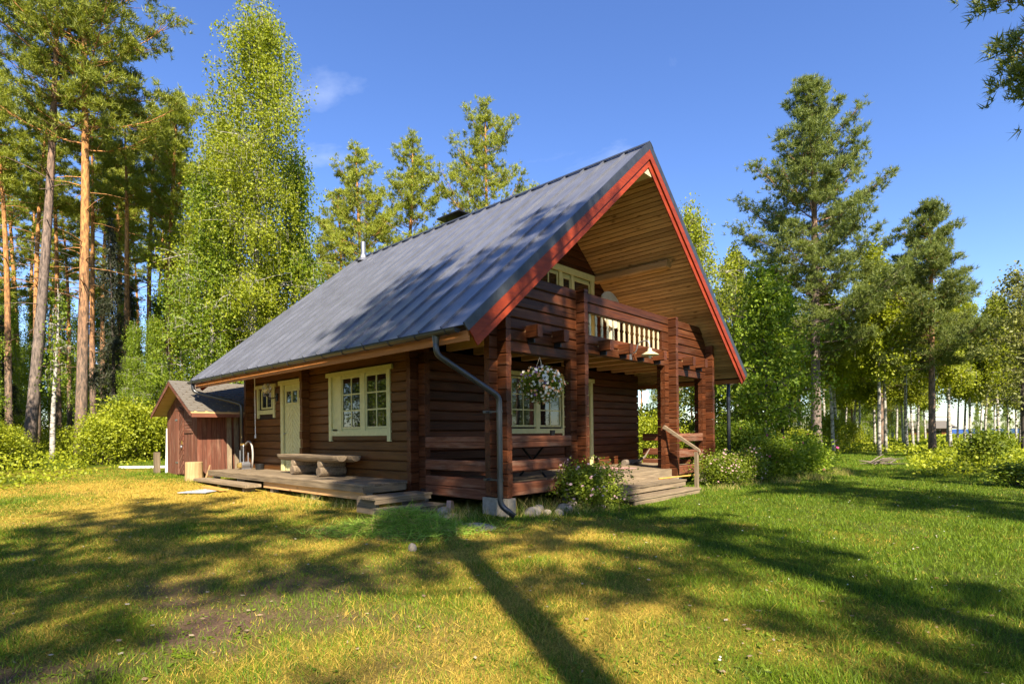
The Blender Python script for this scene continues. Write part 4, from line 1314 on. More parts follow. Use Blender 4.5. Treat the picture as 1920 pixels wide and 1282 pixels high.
def make_pine(name, seed, h, c0, r, r0, lean=(0, 0), wob=0.25, shape='flat', nb=46, leafm='pine_leaf', barkm='pine_bark', dead=14, tuft=0.23, dens=1.0, layers=True):
    rng = np.random.RandomState(seed)
    pts = trunk_line(h, lean, wob, rng)
    rad = [r0 * (1.25 if i == 0 else 1.0) * (1 - i / 12) ** 0.75 + 0.025 for i in range(13)]
    tr = MB().tube(pts, rad, 12)
    br = MB()
    Cs, Ds = [], []
    for i in range(nb):
        u = (i + rng.rand() * 0.8) / nb
        z = h * (c0 + (0.985 - c0) * u)
        t = u
        if shape == 'cone':
            L = r * ((1 - t) ** 0.75 * (0.55 + 0.45 * min(1, t * 5 + 0.3)) + 0.10)
        else:
            L = r * (math.sin(math.pi * min(1, 0.28 + 0.72 * (1 - t))) ** 0.6 * 0.35 + (1 - t) ** 0.6 * 0.55 + 0.16)
        L *= rng.uniform(0.5, 1.2)
        az = i * 2.399 + rng.uniform(-0.5, 0.5)
        el = 0.15 + 0.75 * t + rng.uniform(-0.18, 0.18)
        d = np.array((math.cos(az) * math.cos(el), math.sin(az) * math.cos(el), math.sin(el)))
        side = np.array((-math.sin(az), math.cos(az), 0))
        b0 = np.array(along(pts, z, h))
        droop = 0.22 * (1 - t)
        f = lambda s: b0 + d * L * s + np.array((0, 0, 1)) * (-droop * L * s * (1 - s) * 1.6 + 0.12 * L * s * s)
        rb = max(0.016, r0 * 0.24 * (L / r) * (1 - 0.5 * t))
        br.tube([f(0), f(0.3), f(0.65), f(1)], [rb, rb * 0.8, rb * 0.5, rb * 0.18], 5, False)
        npads = max(3, int(L * 3.9 * dens))
        for q in range(npads):
            s = 0.28 + 0.75 * (q + rng.rand()) / npads
            spread = 0.42 * L * (1.08 - s * 0.75)
            off = side * rng.uniform(-1, 1) * spread
            pc = f(min(s, 1.02)) + off + np.array((0, 0, rng.uniform(-0.05, 0.16)))
            if abs(np.dot(off, side)) > 0.18:
                a0_ = f(max(0.1, s - 0.2))
                br.tube([a0_, (a0_ + pc) / 2 + np.array((0, 0, -0.04)), pc], [0.016, 0.012, 0.006], 3, False)
            m_ = int(rng.uniform(8, 15))
            c = pc + rng.normal(size=(m_, 3)) * np.array((0.17, 0.17, 0.075)) * (0.8 + 0.25 * L / 2)
            Cs.append(c)
            Ds.append(unit(np.tile(d * 0.5 + np.array((0, 0, 0.75)), (m_, 1)) + rng.normal(size=(m_, 3)) * 0.35))
    for i in range(dead):
        z = h * rng.uniform(max(0.14, c0 * 0.35), c0)
        az = rng.uniform(0, 6.28); L = rng.uniform(0.5, 1.9); el = rng.uniform(-0.3, 0.25)
        b0 = np.array(along(pts, z, h)); d = np.array((math.cos(az), math.sin(az), math.sin(el)))
        br.tube([b0, b0 + d * L * 0.5 + np.array((0, 0, 0.06)), b0 + d * L], [0.026, 0.018, 0.006], 4, False)
    C, D = np.concatenate(Cs), np.concatenate(Ds)
    V, F = needle_tufts(C, D, rng, 13, tuft, 0.032)
    me = np_mesh('pine_crown', V, F, leafm)
    return finish_tree(name, tr, br, me, barkm, barkm)

def make_birch(name, seed, h, c0, r, r0, n_leaf=15000, leaf=0.12, lean=(0, 0), leafm='birch_leaf', barkm='birch_bark', nb=44, droop=0.9, hang=0.35, fork=False, wide=0.5, topw=0.12):
    rng = np.random.RandomState(seed)
    pts = trunk_line(h * 0.93, lean, 0.3, rng)
    rad = [r0 * (1.2 if i == 0 else 1) * (1 - i / 12) ** 0.85 + 0.005 for i in range(13)]
    tr = MB().tube(pts, rad, 10)
    br = MB()
    cl, wt = [], []
    for i in range(nb):
        u = (i + rng.rand() * 0.7) / nb
        z = h * (c0 + (0.95 - c0) * u)
        L = r * (min(1.0, 0.6 + 1.4 * u) * (1 - u) ** 0.55 + topw) * rng.uniform(0.55, 1.15)
        az = i * 2.399 + rng.uniform(-0.6, 0.6)
        L *= 0.42 + 1.15 * float(vnoise(math.cos(az) * 1.3 + seed * 3.7, math.sin(az) * 1.3 + u * h * 0.42, 1.0))
        el = 0.55 + 0.5 * u + rng.uniform(-0.2, 0.2)
        d = np.array((math.cos(az) * math.cos(el), math.sin(az) * math.cos(el), math.sin(el)))
        b0 = np.array(along(pts, z, h))
        f = lambda s: b0 + d * L * s - np.array((0, 0, 1)) * 0.55 * L * s * s
        rb = max(0.012, r0 * 0.25 * L / r)
        br.tube([f(0), f(0.35), f(0.7), f(1)], [rb, rb * 0.75, rb * 0.45, rb * 0.15], 4, False)
        k = max(3, int(4 + L * 3.0))
        for q in range(k):
            s = 0.22 + 0.8 * (q + rng.rand()) / k
            sub = np.clip(rng.normal(size=3), -1.7, 1.7) * np.array((1, 1, 0.5)) * 0.26 * L * (1.1 - 0.6 * s)
            e_ = f(min(s, 1.0)) + sub
            a_ = f(max(0.05, min(s, 1.0) - 0.12))
            br.tube([a_, (a_ + e_) / 2 + np.array((0, 0, 0.05)), e_, e_ - np.array((0, 0, hang * 1.3))], [0.012, 0.009, 0.006, 0.003], 3, False)
            cl.append(e_)
            wt.append(0.6 + rng.rand())
    for q in range(14):
        cl.append(np.array(along(pts, h * (0.80 + 0.14 * q / 14), h * 0.93)) + rng.normal(size=3) * np.array((0.22, 0.22, 0.1)) * (1.25 - q / 14)); wt.append(0.8)
    cl = np.array(cl); wt = np.array(wt); wt /= wt.sum()
    idx = rng.choice(len(cl), n_leaf, p=wt)
    sg = 0.135 + 0.035 * r
    offs = np.clip(rng.normal(size=(len(cl), 6, 3)), -1.6, 1.6) * np.array((sg, sg, sg * 0.8)) * 1.15      # hanging twigs of each spray
    tw = rng.randint(0, 6, n_leaf)
    C = cl[idx] + offs[idx, tw] + rng.normal(size=(n_leaf, 3)) * np.array((0.07, 0.07, 0.09))
    C[:, 2] -= rng.rand(n_leaf) ** 1.3 * hang * 2.2
    V, F = leaf_quads(C, leaf * rng.uniform(0.5, 1.35, n_leaf), rng, droop)
    me = np_mesh('leaf_crown', V, F, leafm)
    return finish_tree(name, tr, br, me, barkm, barkm if not fork else 'dark_bark')

def make_spruce(name, seed, h, r, r0, nb=70):
    rng = np.random.RandomState(seed)
    pts = trunk_line(h, (0, 0), 0.1, rng)
    tr = MB().tube(pts, [r0 * (1 - i / 12) + 0.015 for i in range(13)], 8)
    br = MB(); Cs, Ds = [], []
    for i in range(nb):
        u = (i + rng.rand()) / nb
        z = h * (0.12 + 0.87 * u); L = r * ((1 - u) ** 0.8 + 0.06) * rng.uniform(0.5, 1.15)
        az = rng.uniform(0, 6.28)
        d = np.array((math.cos(az), math.sin(az), -0.35))
        b0 = np.array(along(pts, z, h)); e = b0 + d * L
        br.tube([b0, e], [0.02, 0.006], 3, False)
        m_ = int(10 + 26 * L)
        s = rng.rand(m_, 1) ** 0.7
        c = b0 + d * L * s + rng.normal(size=(m_, 3)) * np.array((0.12, 0.12, 0.1))
        c[:, 2] -= rng.rand(m_) * 0.55 * s[:, 0]
        Cs.append(c); Ds.append(np.tile(np.array((d[0] * 0.4, d[1] * 0.4, -0.9)), (m_, 1)))
    V, F = needle_tufts(np.concatenate(Cs), np.concatenate(Ds), rng, 7, 0.26, 0.035)
    return finish_tree(name, tr, br, np_mesh('spruce_crown', V, F, 'spruce_leaf'), 'dark_bark', 'dark_bark')

def make_bush(name, seed, h, r, n_leaf, leaf, leafm='bush_leaf', flower=None, nfl=0, fsize=0.035, ncl=60, stems=14):
    rng = np.random.RandomState(seed)
    st_ = MB()
    cl = []
    for i in range(ncl):
        az = rng.uniform(0, 6.28); q = rng.rand() ** 0.5
        zz = h * (0.18 + 0.78 * rng.rand() ** 0.8)
        lim = r * math.sqrt(max(0.05, 1 - (max(0, zz / h - 0.35) / 0.68) ** 2)) * rng.uniform(0.75, 1.08)
        cl.append((math.cos(az) * q * lim, math.sin(az) * q * lim, zz))
    cl = np.array(cl)
    for i in range(min(stems, ncl)):
        e = cl[i]
        st_.tube([(e[0] * 0.15, e[1] * 0.15, -0.05), (e[0] * 0.6, e[1] * 0.6, e[2] * 0.55), tuple(e)], [0.014, 0.010, 0.005], 4, False)
    idx = rng.randint(0, ncl, n_leaf)
    sg = 0.13 * (r + h) / 1.6 + 0.03
    C = cl[idx] + rng.normal(size=(n_leaf, 3)) * np.array((sg, sg, sg * 0.8))
    C[:, 2] = np.maximum(C[:, 2], 0.02)
    V, F = leaf_quads(C, leaf * rng.uniform(0.6, 1.3, n_leaf), rng, 0.0)
    root = bpy.data.objects.new(name, None); COL.objects.link(root); WL[root] = Vector((0, 0, 0))
    st_.build('stems', 'dark_bark', root, center=(0, 0, 0))
    place('foliage', np_mesh('bush_foliage', V, F, leafm), root, (0, 0, 0))
    if flower:
        k = rng.randint(0, ncl, nfl)
        out = unit(cl[k] - np.array((0, 0, h * 0.3)))
        P = cl[k] + out * sg * 1.5 + rng.normal(size=(nfl, 3)) * sg * 0.6
        fo = place('flowers', flower_mesh(P, out, rng, fsize, flower), root, (0, 0, 0)); fo['kind'] = 'stuff'
    return root

def flower_mesh(P, N, rng, size, mat, petals=5):
    """little five-petal heads, one fan of quads each"""
    n_ = len(P)
    N = unit(N + rng.normal(size=(n_, 3)) * 0.35)
    u = unit(np.cross(N, rng.normal(size=(n_, 3)))); w = np.cross(N, u)
    s = (size * rng.uniform(0.7, 1.25, n_)).reshape(-1, 1)
    Vs = []
    for k in range(petals):
        a0, a1, am = [2 * math.pi * (k + q) / petals for q in (-0.42, 0.42, 0.0)]
        e = lambda a, rr: P + (u * math.cos(a) + w * math.sin(a)) * s * rr
        Vs.append(np.stack([P + N * s * -0.15, e(a0, 0.8) + N * s * 0.12, e(am, 1.05) + N * s * 0.2, e(a1, 0.8) + N * s * 0.12], 1))
    V = np.concatenate(Vs).reshape(-1, 3)
    return np_mesh('petals', V, np.arange(len(V)).reshape(-1, 4), mat)

def B(px): return (px - 960) / 1057.4
def put(proto, used, px, depth, scale=1.0, rz=0.0, label=None, cat='tree', group=None, off=0.0):
    """stand a tree (first use moves the proto itself) on the ground at a bearing and distance"""
    p = at(B(px), depth); p.z += off
    return put_xy(proto, used, p, scale, rz, label, cat, group)
def put_xy(proto, used, p, scale=1.0, rz=0.0, label=None, cat='tree', group=None):
    if proto not in used:
        used.add(proto); o = proto
        o.location = p; o.rotation_euler = (0, 0, rz); o.scale = scale if isinstance(scale, tuple) else (scale,) * 3
    else:
        o = copy_tree(proto, p, rz, scale)
    for k in ('label', 'category', 'group'):
        if k in o: del o[k]
    return tag(o, label, cat, group)
used = set()
vR = lambda a, b_: (RIGHT.x * a + FWD.x * b_, RIGHT.y * a + FWD.y * b_)     # lean given across / along the view

# ---- the trees of the left wood
pine_grey = make_pine('pine_tree', 11, 21.5, 0.66, 3.2, 0.195, vR(1.6, 0.3), 0.25, 'flat', 40, 'pine_leaf', 'pine_bark_grey', 26)
put(pine_grey, used, 52, 23.0, 1.0, 0, 'tall pine with a grey-brown trunk leaning at the wood edge', 'tree')
pine_orange = make_pine('pine_tree', 12, 23.0, 0.56, 4.2, 0.20, vR(0.5, 0.0), 0.2, 'flat', 50, 'pine_leaf', 'pine_bark', 26)
put(pine_orange, used, 150, 23.5, 1.0, 0, 'tall pine whose trunk glows orange, at the wood edge', 'tree')
birch_big = make_birch('birch_tree', 21, 24.6, 0.12, 5.3, 0.20, 95000, 0.115, vR(0.9, 0), 'birch_leaf', 'birch_bark', 92, 1.1, 0.45)
put(birch_big, used, 465, 28.0, 1.0, 0, 'tallest leafy birch behind the shed', 'tree')
birch_mid = make_birch('birch_tree', 22, 14.5, 0.10, 3.0, 0.13, 30000, 0.115, (0.3, 0.2), 'leaf', 'birch_bark', 48, 0.9, 0.45)
put(birch_mid, used, 392, 26.0, 1.0, 0.4, 'shorter full birch left of the tallest birch behind the shed', 'tree')
put(birch_big, used, 425, 30.5, 0.84, 2.0, 'second tall birch close beside the tallest one', 'tree')
put(birch_mid, used, 560, 31.0, 1.25, 2.1, 'bright birch between the tall birch and the roof', 'tree')
pine_c = make_pine('pine_tree', 13, 20.0, 0.50, 2.7, 0.19, (0.3, 0.2), 0.3, 'flat', 46, 'pine_leaf', 'pine_bark', 16)
put(pine_c, used, 322, 31.0, 0.98, 0.5, 'dark-topped pine standing just left of the tall birch', 'tree')
put(pine_c, used, 236, 34.0, 0.86, 2.0, 'smaller pine between the orange pine and the dark-topped one', 'tree')
spruce = make_spruce('spruce_tree', 31, 12.0, 1.5, 0.11)
put(spruce, used, 214, 27.0, (0.8, 0.8, 0.95), 0, 'dark narrow spruce with hanging branches in the left wood', 'tree')
put(spruce, used, 250, 30.0, (0.7, 0.7, 0.75), 1.0, 'shorter dark spruce beside the narrow one in the left wood', 'tree')
put(spruce, used, 8, 29.0, (0.6, 0.6, 0.6), 2.0, 'dark spruce behind the grey-trunked pine', 'tree')
# ---- pines behind the roof
pine_k = make_pine('pine_tree', 14, 21.5, 0.34, 5.6, 0.20, (0.2, -0.3), 0.35, 'cone', 58, 'pine_leaf', 'pine_bark', 8)
put(pine_k, used, 914, 37.0, (0.95, 0.95, 1.05), 0.3, 'highest pine behind the roof, by the black chimney cap', 'tree')
pine_m = make_pine('pine_tree', 15, 20.5, 0.33, 4.7, 0.19, (0.3, 0.2), 0.3, 'cone', 56, 'pine_leaf', 'pine_bark', 8)
put(pine_m, used, 768, 37.0, 1.0, 0.0, 'middle pine of three behind the roof', 'tree')
put(pine_m, used, 690, 36.0, 0.93, 2.4, 'pine behind the roof nearest the steel vent pipe', 'tree')
put(pine_m, used, 640, 42.0, 0.9, 4.0, 'pine showing between the birches and the steel vent pipe', 'tree')
put(pine_m, used, 1100, 40.0, 0.90, 1.1, 'pine whose tip just shows over the ridge', 'tree')
put(pine_m, used, 840, 46.0, 0.86, 3.0, 'lower pine behind the black chimney cap', 'tree')
# ---- right side
pine_b = make_pine('pine_tree', 16, 21.0, 0.26, 5.3, 0.25, vR(-0.2, 0), 0.2, 'cone', 96, 'pine_leaf_blue', 'pine_bark_grey', 8, 0.24, 1.2)
put(pine_b, used, 1531, 31.5, 1.0, 0, 'great lone pine towering over the path right of the cabin', 'tree')
pine_d = make_pine('pine_tree', 17, 13.4, 0.34, 3.1, 0.155, (0.0, 0.1), 0.15, 'cone', 66, 'pine_leaf_blue', 'pine_bark', 6, 0.23, 1.2)
put(pine_d, used, 1748, 30.0, 1.0, 0, 'slim pine with reddish trunk beside the lake birches', 'tree')
put(pine_d, used, 1652, 41.0, (1.25, 1.25, 1.0), 1.3, 'olive pine between the great pine and the slim one', 'tree')
birch_r = make_birch('birch_tree', 23, 12.8, 0.22, 2.3, 0.10, 26000, 0.105, (0.2, 0.1), 'birch_leaf', 'birch_bark', 44, 1.0, 0.45)
put(birch_r, used, 1312, 25.0, 1.0, 0.0, 'sunlit birch rising behind the right roof edge', 'tree')
rowan = make_birch('rowan_tree', 24, 8.6, 0.24, 2.1, 0.07, 9000, 0.13, (0.5, 0.2), 'leaf', 'dark_bark', 36, 0.4, 0.15)
put(rowan, used, 1432, 20.0, 0.95, 0.0, 'thin dark-stemmed rowan right of the porch', 'tree')
put(rowan, used, 1472, 21.0, 0.88, 2.6, 'second dark-stemmed rowan, nearer the great pine', 'tree')
put(rowan, used, 1395, 24.0, 0.9, 4.4, 'leafy rowan close behind the right downpipe', 'tree')
alder = make_birch('alder_tree', 25, 9.6, 0.25, 2.0, 0.10, 6500, 0.13, (-0.2, 0.3), 'leaf_grey', 'dark_bark', 34, 0.4, 0.2)
put(alder, used, 1920, 25.5, 1.0, 0.0, 'grey-green alder at the meadow edge', 'tree')
# pine standing just outside the view: its lowest bough hangs into the picture
pine_n = make_pine('pine_tree', 18, 17.0, 0.46, 3.3, 0.2, (0, 0), 0.1, 'flat', 40, 'pine_leaf_blue', 'pine_bark', 6)
put(pine_n, used, 2125, 11.5, 1.0, 0.4, 'near pine whose bough reaches in over the lawn', 'tree')

# birch grove towards the lake
birch_t = make_birch('birch_tree', 26, 15.0, 0.44, 2.1, 0.115, 18000, 0.15, (0.3, 0.0), 'birch_leaf', 'birch_bark', 36, 0.9, 0.4)
birch_u = make_birch('birch_tree', 27, 13.5, 0.40, 2.3, 0.10, 18000, 0.15, (-0.3, 0.3), 'birch_leaf', 'birch_bark', 36, 0.9, 0.4)
grove = [(1562, 34), (1569, 36), (1648, 31), (1660, 35), (1693, 44), (1700, 36.5), (1712, 41), (1720, 48), (1782, 33), (1777, 44), (1808, 46), (1818, 40), (1846, 38), (1873, 39), (1890, 44), (1912, 39),
         (1640, 42), (1610, 52), (1600, 44), (1680, 55), (1735, 58), (1795, 60), (1838, 57), (1866, 62), (1905, 56), (1500, 47), (1455, 42), (1480, 52), (1440, 55), (1415, 38), (1398, 48), (1548, 50), (1585, 58), (1940, 42), (1970, 38), (1380, 33), (1350, 40), (1325, 50)]
rg = random.Random(5)
GL = {1562: 'front one of two close birches beyond the great pine', 1569: 'rear one of two close birches beyond the great pine',
      1648: 'tall pale birch right behind the heap of dead sticks', 1660: 'second pale birch behind the heap of dead sticks',
      1782: 'dark leaning birch just past the slim reddish pine', 1777: 'birch standing before the boathouse gable',
      1808: 'farther one of two close birches beside the boathouse', 1818: 'nearer one of two close birches beside the boathouse',
      1846: 'pale birch right behind the dark upright bush', 1873: 'birch next to the one behind the dark upright bush'}
for q in (1693, 1700, 1712, 1720): GL[q] = 'birch of the close cluster in front of the boathouse'
for i, (px, d_) in enumerate(grove):
    put(birch_t if i % 2 else birch_u, used, px, d_, (rg.uniform(0.8, 1.05), rg.uniform(0.8, 1.05), rg.uniform(0.72, 0.95)), rg.uniform(0, 6.28),
        GL.get(px, 'slender pale-trunked birch in the grove towards the lake'), 'tree', 'birches of the lakeside grove')
birch_thin = make_birch('birch_tree', 28, 8.0, 0.45, 0.9, 0.10, 900, 0.12, (0.5, 0.2), 'leaf', 'birch_bark', 16, 0.9, 0.3)
put(birch_thin, used, 98, 23.0, 1.0, 1.0, 'thin spotted birch between the grey and the orange pine trunks', 'tree')
pine_slim = make_pine('pine_tree', 20, 20.0, 0.70, 1.7, 0.14, (0.4, -0.2), 0.35, 'flat', 26, 'pine_leaf', 'pine_bark', 24)
slim = [(18, 27), (-12, 29), (70, 29), (112, 33), (133, 37), (178, 30), (196, 34), (226, 37), (243, 29), (283, 33), (300, 40), (315, 36), (60, 40), (165, 45), (95, 47), (262, 50), (375, 40), (410, 44)]
for i, (px, d_) in enumerate(slim):
    put(pine_slim, used, px, d_, (1.0, 1.0, rg.uniform(0.8, 1.05)), rg.uniform(0, 6.28), 'slender bare-trunked pine with a small high crown in the left wood', 'tree', 'slender pines of the left wood')
for i, (px, d_, s_) in enumerate([(1585, 62, .62), (1612, 68, .66), (1632, 57, .5), (1668, 72, .62), (1690, 64, .42), (1725, 84, .45), (1855, 82, .42), (1885, 74, .40), (1925, 66, .5), (1832, 88, .4), (1530, 60, .7), (1555, 66, .62), (1648, 84, .6)]):
    put(birch_mid, used, px, d_, s_, rg.uniform(0, 6.28), 'low full birch closing the grove near the shore', 'tree', 'low birches near the shore')
# deeper trees of the left wood
left = [(30, 36, 'p'), (345, 47, 'p'), (500, 50, 'p'), (590, 48, 'p'), (-50, 30, 'p')]
for i, (px, d_, k_) in enumerate(left):
    put(pine_c, used, px, d_, rg.uniform(0.75, 0.98), rg.uniform(0, 6.28), 'straight pine standing deep in the left wood', 'tree', 'pines deep in the left wood')
for i, (px, d_, s_) in enumerate([(15, 33, .8), (72, 37, .8), (112, 38, .85), (188, 36, .8), (246, 33, .7), (150, 50, .9), (20, 31, .6), (300, 36, .8), (255, 26, .5), (340, 34, .95), (430, 38, 1.0), (500, 40, 1.0), (620, 36, .8), (-60, 26, .7), (130, 44, .55), (40, 46, .6), (290, 29, .55), (210, 50, .9)]):
    put(birch_mid, used, px, d_, s_ * rg.uniform(0.92, 1.05), rg.uniform(0, 6.28), 'leafy birch among the pines of the left wood', 'tree', 'birches in the left wood')
# far wood behind everything
for i in range(64):
    px = -160 + i * 34 + rg.uniform(-14, 14)
    if px > 1700 or px < 330: continue
    d_ = rg.uniform(58, 88)
    pr_ = (pine_m, birch_big, pine_c, birch_r)[rg.choice((0, 1, 2, 3, 1))]
    sc_ = {pine_m: 0.6, pine_c: 0.62, birch_big: 0.55, birch_r: 0.95}[pr_] * rg.uniform(0.8, 1.15)
    put(pr_, used, px, d_, sc_, rg.uniform(0, 6.28), 'tree in the far wood behind the cabin', 'tree', 'trees of the far wood')
# the wood behind the viewer, which throws its shadows over lawn and roof
pine_s = make_pine('pine_tree', 19, 20.0, 0.55, 2.9, 0.19, (0.3, 0.2), 0.3, 'flat', 34, 'pine_leaf', 'pine_bark', 12, 0.25, 0.62)
behind = [(-6.35, -13.6, pine_s, 1.0, 0.4), (-9.25, -13.0, pine_s, (0.88, 0.88, 1.12), 2.2), (-13.8, -11.0, pine_s, 0.88, 1.0), (-14.6, -14.4, pine_s, 0.92, 2.7),
          (-11.9, -16.5, pine_s, 1.22, 0.0), (-9.4, -18.8, pine_s, 0.92, 3.0), (-2.0, -19.5, pine_s, 0.95, 5.2), (0.5, -16.0, pine_s, 0.9, 1.7), (3.6, -14.0, pine_slim, 0.9, 4.0), (6.5, -16.0, pine_s, 0.9, 4.0)]
for (x, y, pr_, s_, rz) in behind:
    put_xy(pr_, used, Vector((x, y, gz(x, y))), s_, rz, 'pine of the wood on the far side of the lawn, facing the cabin', 'tree', 'pines facing the cabin')

for (x, y) in ((-24, -4), (-27, 2), (-23.5, 7.5), (-29, 9), (-25, 13), (-31, -1), (-33, 5), (-22, 19), (-28, 17), (-34, 13)):
    put_xy((pine_c, birch_mid)[rg.random() < 0.45], used, Vector((x, y, gz(x, y))), rg.uniform(0.75, 1.0), rg.uniform(0, 6), 'tree of the wood facing the terrace across the lawn', 'tree', 'trees facing the terrace')
for (x, y) in ((-22, -30), (-17, -33), (-12, -29.5), (-7.5, -33), (-3, -30), (1.5, -32), (6, -29), (10, -32), (15, -29), (20, -31), (26, -27), (31, -23)):
    put_xy((pine_c, birch_mid)[rg.random() < 0.5], used, Vector((x, y, gz(x, y))), rg.uniform(0.7, 0.95), rg.uniform(0, 6), 'tree of the deeper wood facing the porch across the lawn', 'tree', 'trees facing the porch')

for (x, y) in ((-8.5, 17), (-12, 15), (-11, 20), (-15, 18), (-9, 23), (-14, 24), (-18, 21), (-10.5, 28), (-17, 28), (-13.5, 32)):
    put_xy((pine_slim, birch_mid)[rg.random() < 0.5], used, Vector((x, y, gz(x, y))), rg.uniform(0.7, 0.95), rg.uniform(0, 6), 'tree of the left wood opposite the terrace window', 'tree', 'trees opposite the terrace window')
for (x, y) in ((18, -24), (24, -26), (30, -25), (36, -27), (42, -25), (27, -30), (34, -31)):
    put_xy((pine_slim, birch_mid, birch_u)[rg.randrange(3)], used, Vector((x, y, gz(x, y))), rg.uniform(0.75, 1.0), rg.uniform(0, 6), 'tree of the wood along the lawn, opposite the porch window', 'tree', 'trees opposite the porch window')

# ------------------------------------------------------------------ bushes
spirea = make_bush('flowering_bush', 41, 0.95, 0.72, 9500, 0.055, 'bush_leaf', 'flower_pink', 170, 0.026, 90)
put_xy(spirea, used, Vector((1.98, -0.62, 0.0)), (1.0, 1.0, 0.80), 0, 'rounded bush with small pink flowers left of the porch steps', 'bush')
put_xy(spirea, used, Vector((7.55, -0.85, 0.0)), (0.95, 0.9, 0.8), 2.0, 'pink-flowered bush right of the wooden handrail', 'bush')
put_xy(spirea, used, Vector((8.75, -0.95, 0.0)), (0.95, 0.9, 0.85), 4.0, 'darker pink-flowered bush between the porch corner and the roses', 'bush')
rose = make_bush('rose_bush', 42, 1.55, 1.05, 8000, 0.09, 'leaf', 'flower_magenta', 14, 0.05, 80)
put_xy(rose, used, Vector((10.3, -1.25, 0.0)), (0.85, 0.85, 0.72), 0, 'tall rose bush with a few magenta flowers by the porch', 'bush')
put_xy(rose, used, Vector((11.4, -0.1, 0.0)), (0.95, 0.95, 1.02), 2.0, 'highest rose bush, behind the right downpipe', 'bush')
put_xy(rose, used, Vector((12.6, -1.3, 0.0)), (0.95, 0.95, 0.75), 4.0, 'low rose bush where the path begins', 'bush')
put_xy(rose, used, Vector((14.6, -0.6, 0.0)), (1.1, 1.1, 0.55), 5.0, 'spreading low rose bush beside the path', 'bush')
put_xy(rose, used, Vector((9.4, 0.6, 0.0)), (0.6, 0.6, 0.7), 1.0, 'small rose bush under the eave at the porch corner', 'bush')
shrub = make_bush('hazel_shrub', 43, 2.3, 1.35, 6000, 0.12, 'herb', None, 0, 0, 80, 18)
lab = ['bright shrub beside the orange-trunked pine', 'bright shrub midway between the orange pine and the shed', 'bright shrub nearest the shed corner', 'low shrub in front of the grey-trunked pine', 'shrub at the far left wood edge']
for i, (px, d_, s_) in enumerate([(190, 22.0, 0.72), (236, 23.5, 0.95), (275, 25, 0.95), (22, 20.5, 0.5), (-30, 19, 0.7)]):
    put(shrub, used, px, d_, (s_, s_, s_ * rg.uniform(0.85, 1.05)), rg.uniform(0, 6), lab[i], 'bush')
for i, (px, d_) in enumerate([(110, 26), (-60, 23), (70, 30), (320, 30), (160, 30), (10, 27), (250, 33), (400, 36), (470, 36)]):
    put(shrub, used, px, d_, rg.uniform(0.45, 0.8), rg.uniform(0, 6), 'leafy shrub growing under the trees of the left wood', 'bush', 'shrubs under the left wood')
for i, (px, d_) in enumerate([(1500, 30), (1545, 36), (1420, 27), (1470, 33), (1590, 42), (1395, 22), (1360, 25), (1235, 22), (1290, 26), (1222, 28)]):
    put(shrub, used, px, d_, rg.uniform(0.6, 1.05), rg.uniform(0, 6), 'leafy shrub growing among the birches right of the cabin', 'bush', 'shrubs right of the cabin')
juniper = make_bush('round_bush', 44, 1.25, 0.72, 2600, 0.10, 'bush_leaf', None, 0, 0, 50)
put_xy(juniper, used, at(B(1850), 18.6), 1.0, 0, 'dark upright bush at the meadow edge', 'bush')
put_xy(juniper, used, at(B(1905), 13.8), (0.85, 0.85, 0.42), 2.0, 'low spreading bush at the lawn edge near the meadow', 'bush')
put_xy(juniper, used, at(B(1873), 26), (0.8, 0.8, 0.9), 4.0, 'bush among the birches behind the dark upright one', 'bush')

# ------------------------------------------------------------------ hanging flower basket
hb = thing('hanging_basket', (1.22, 0.07, 2.05), 'hanging basket of white, peach and purple flowers on the porch', 'flower basket')
rng = np.random.RandomState(61)
bc = np.array((1.22, 0.02, 2.40))
MB().lathe([(0.08, -0.17), (0.17, -0.08), (0.20, 0.03), (0.205, 0.04), (0.18, 0.03)], bc, 14).build('basket', 'dark_bark', hb)
for a_ in (0.3, 2.4, 4.5):
    MB().tube([bc + np.array((0.19 * math.cos(a_), 0.19 * math.sin(a_), 0.03)), (1.22, 0.05, 2.93)], 0.006, 5).build('rope', 'rope', hb)
n_ = 4200
v = unit(rng.normal(size=(n_, 3))); v[:, 2] = v[:, 2] * 0.78 - 0.02
C = bc + v * (0.42 * rng.uniform(0.45, 1.0, (n_, 1)) ** 0.5) + rng.normal(size=(n_, 3)) * 0.03
V, F = leaf_quads(C, 0.04 * rng.uniform(0.7, 1.3, n_), rng, 0.6)
place('foliage', np_mesh('basket_foliage', V, F, 'bush_leaf'), hb, (0, 0, 0))
for nm, nn, zsel in (('white', 170, 0), ('peach', 95, 1), ('purple', 22, 2)):
    d_ = unit(rng.normal(size=(nn, 3)) + np.array((-0.5, -0.5, 0.05)) + (np.array((0.55, -0.25, -0.15)) if zsel == 1 else np.array((0, 0, 0.0))) + (np.array((-0.3, 0.1, 0.6)) if zsel == 2 else 0))
    P = bc + d_ * np.array((0.45, 0.45, 0.36)) * rng.uniform(0.92, 1.05, (nn, 1))
    f_ = place('flowers', flower_mesh(P, d_, rng, 0.027, 'flower_' + nm), hb, (0, 0, 0)); f_['kind'] = 'stuff'; f_['label'] = nm + ' flowers'

# ------------------------------------------------------------------ brush pile, forest floor, meadow, grass
bpile = thing('brush_pile', at(B(1655), 23.0), 'heap of grey dead sticks beside the path', 'brush pile')
bx0 = wloc(bpile)
for i in range(16):
    a_ = rg.uniform(-1.3, 1.3) + math.atan2(RIGHT.y, RIGHT.x); c = bx0 + Vector((rg.uniform(-0.35, 0.35), rg.uniform(-0.35, 0.35), 0.03 + 0.017 * i)); L = rg.uniform(0.3, 0.7)
    d_ = Vector((math.cos(a_), math.sin(a_), rg.uniform(-0.15, 0.3)))
    MB().tube([c - d_ * L, c, c + d_ * L], [0.02, 0.022, 0.01], 5).build('stick', 'deadwood', bpile)

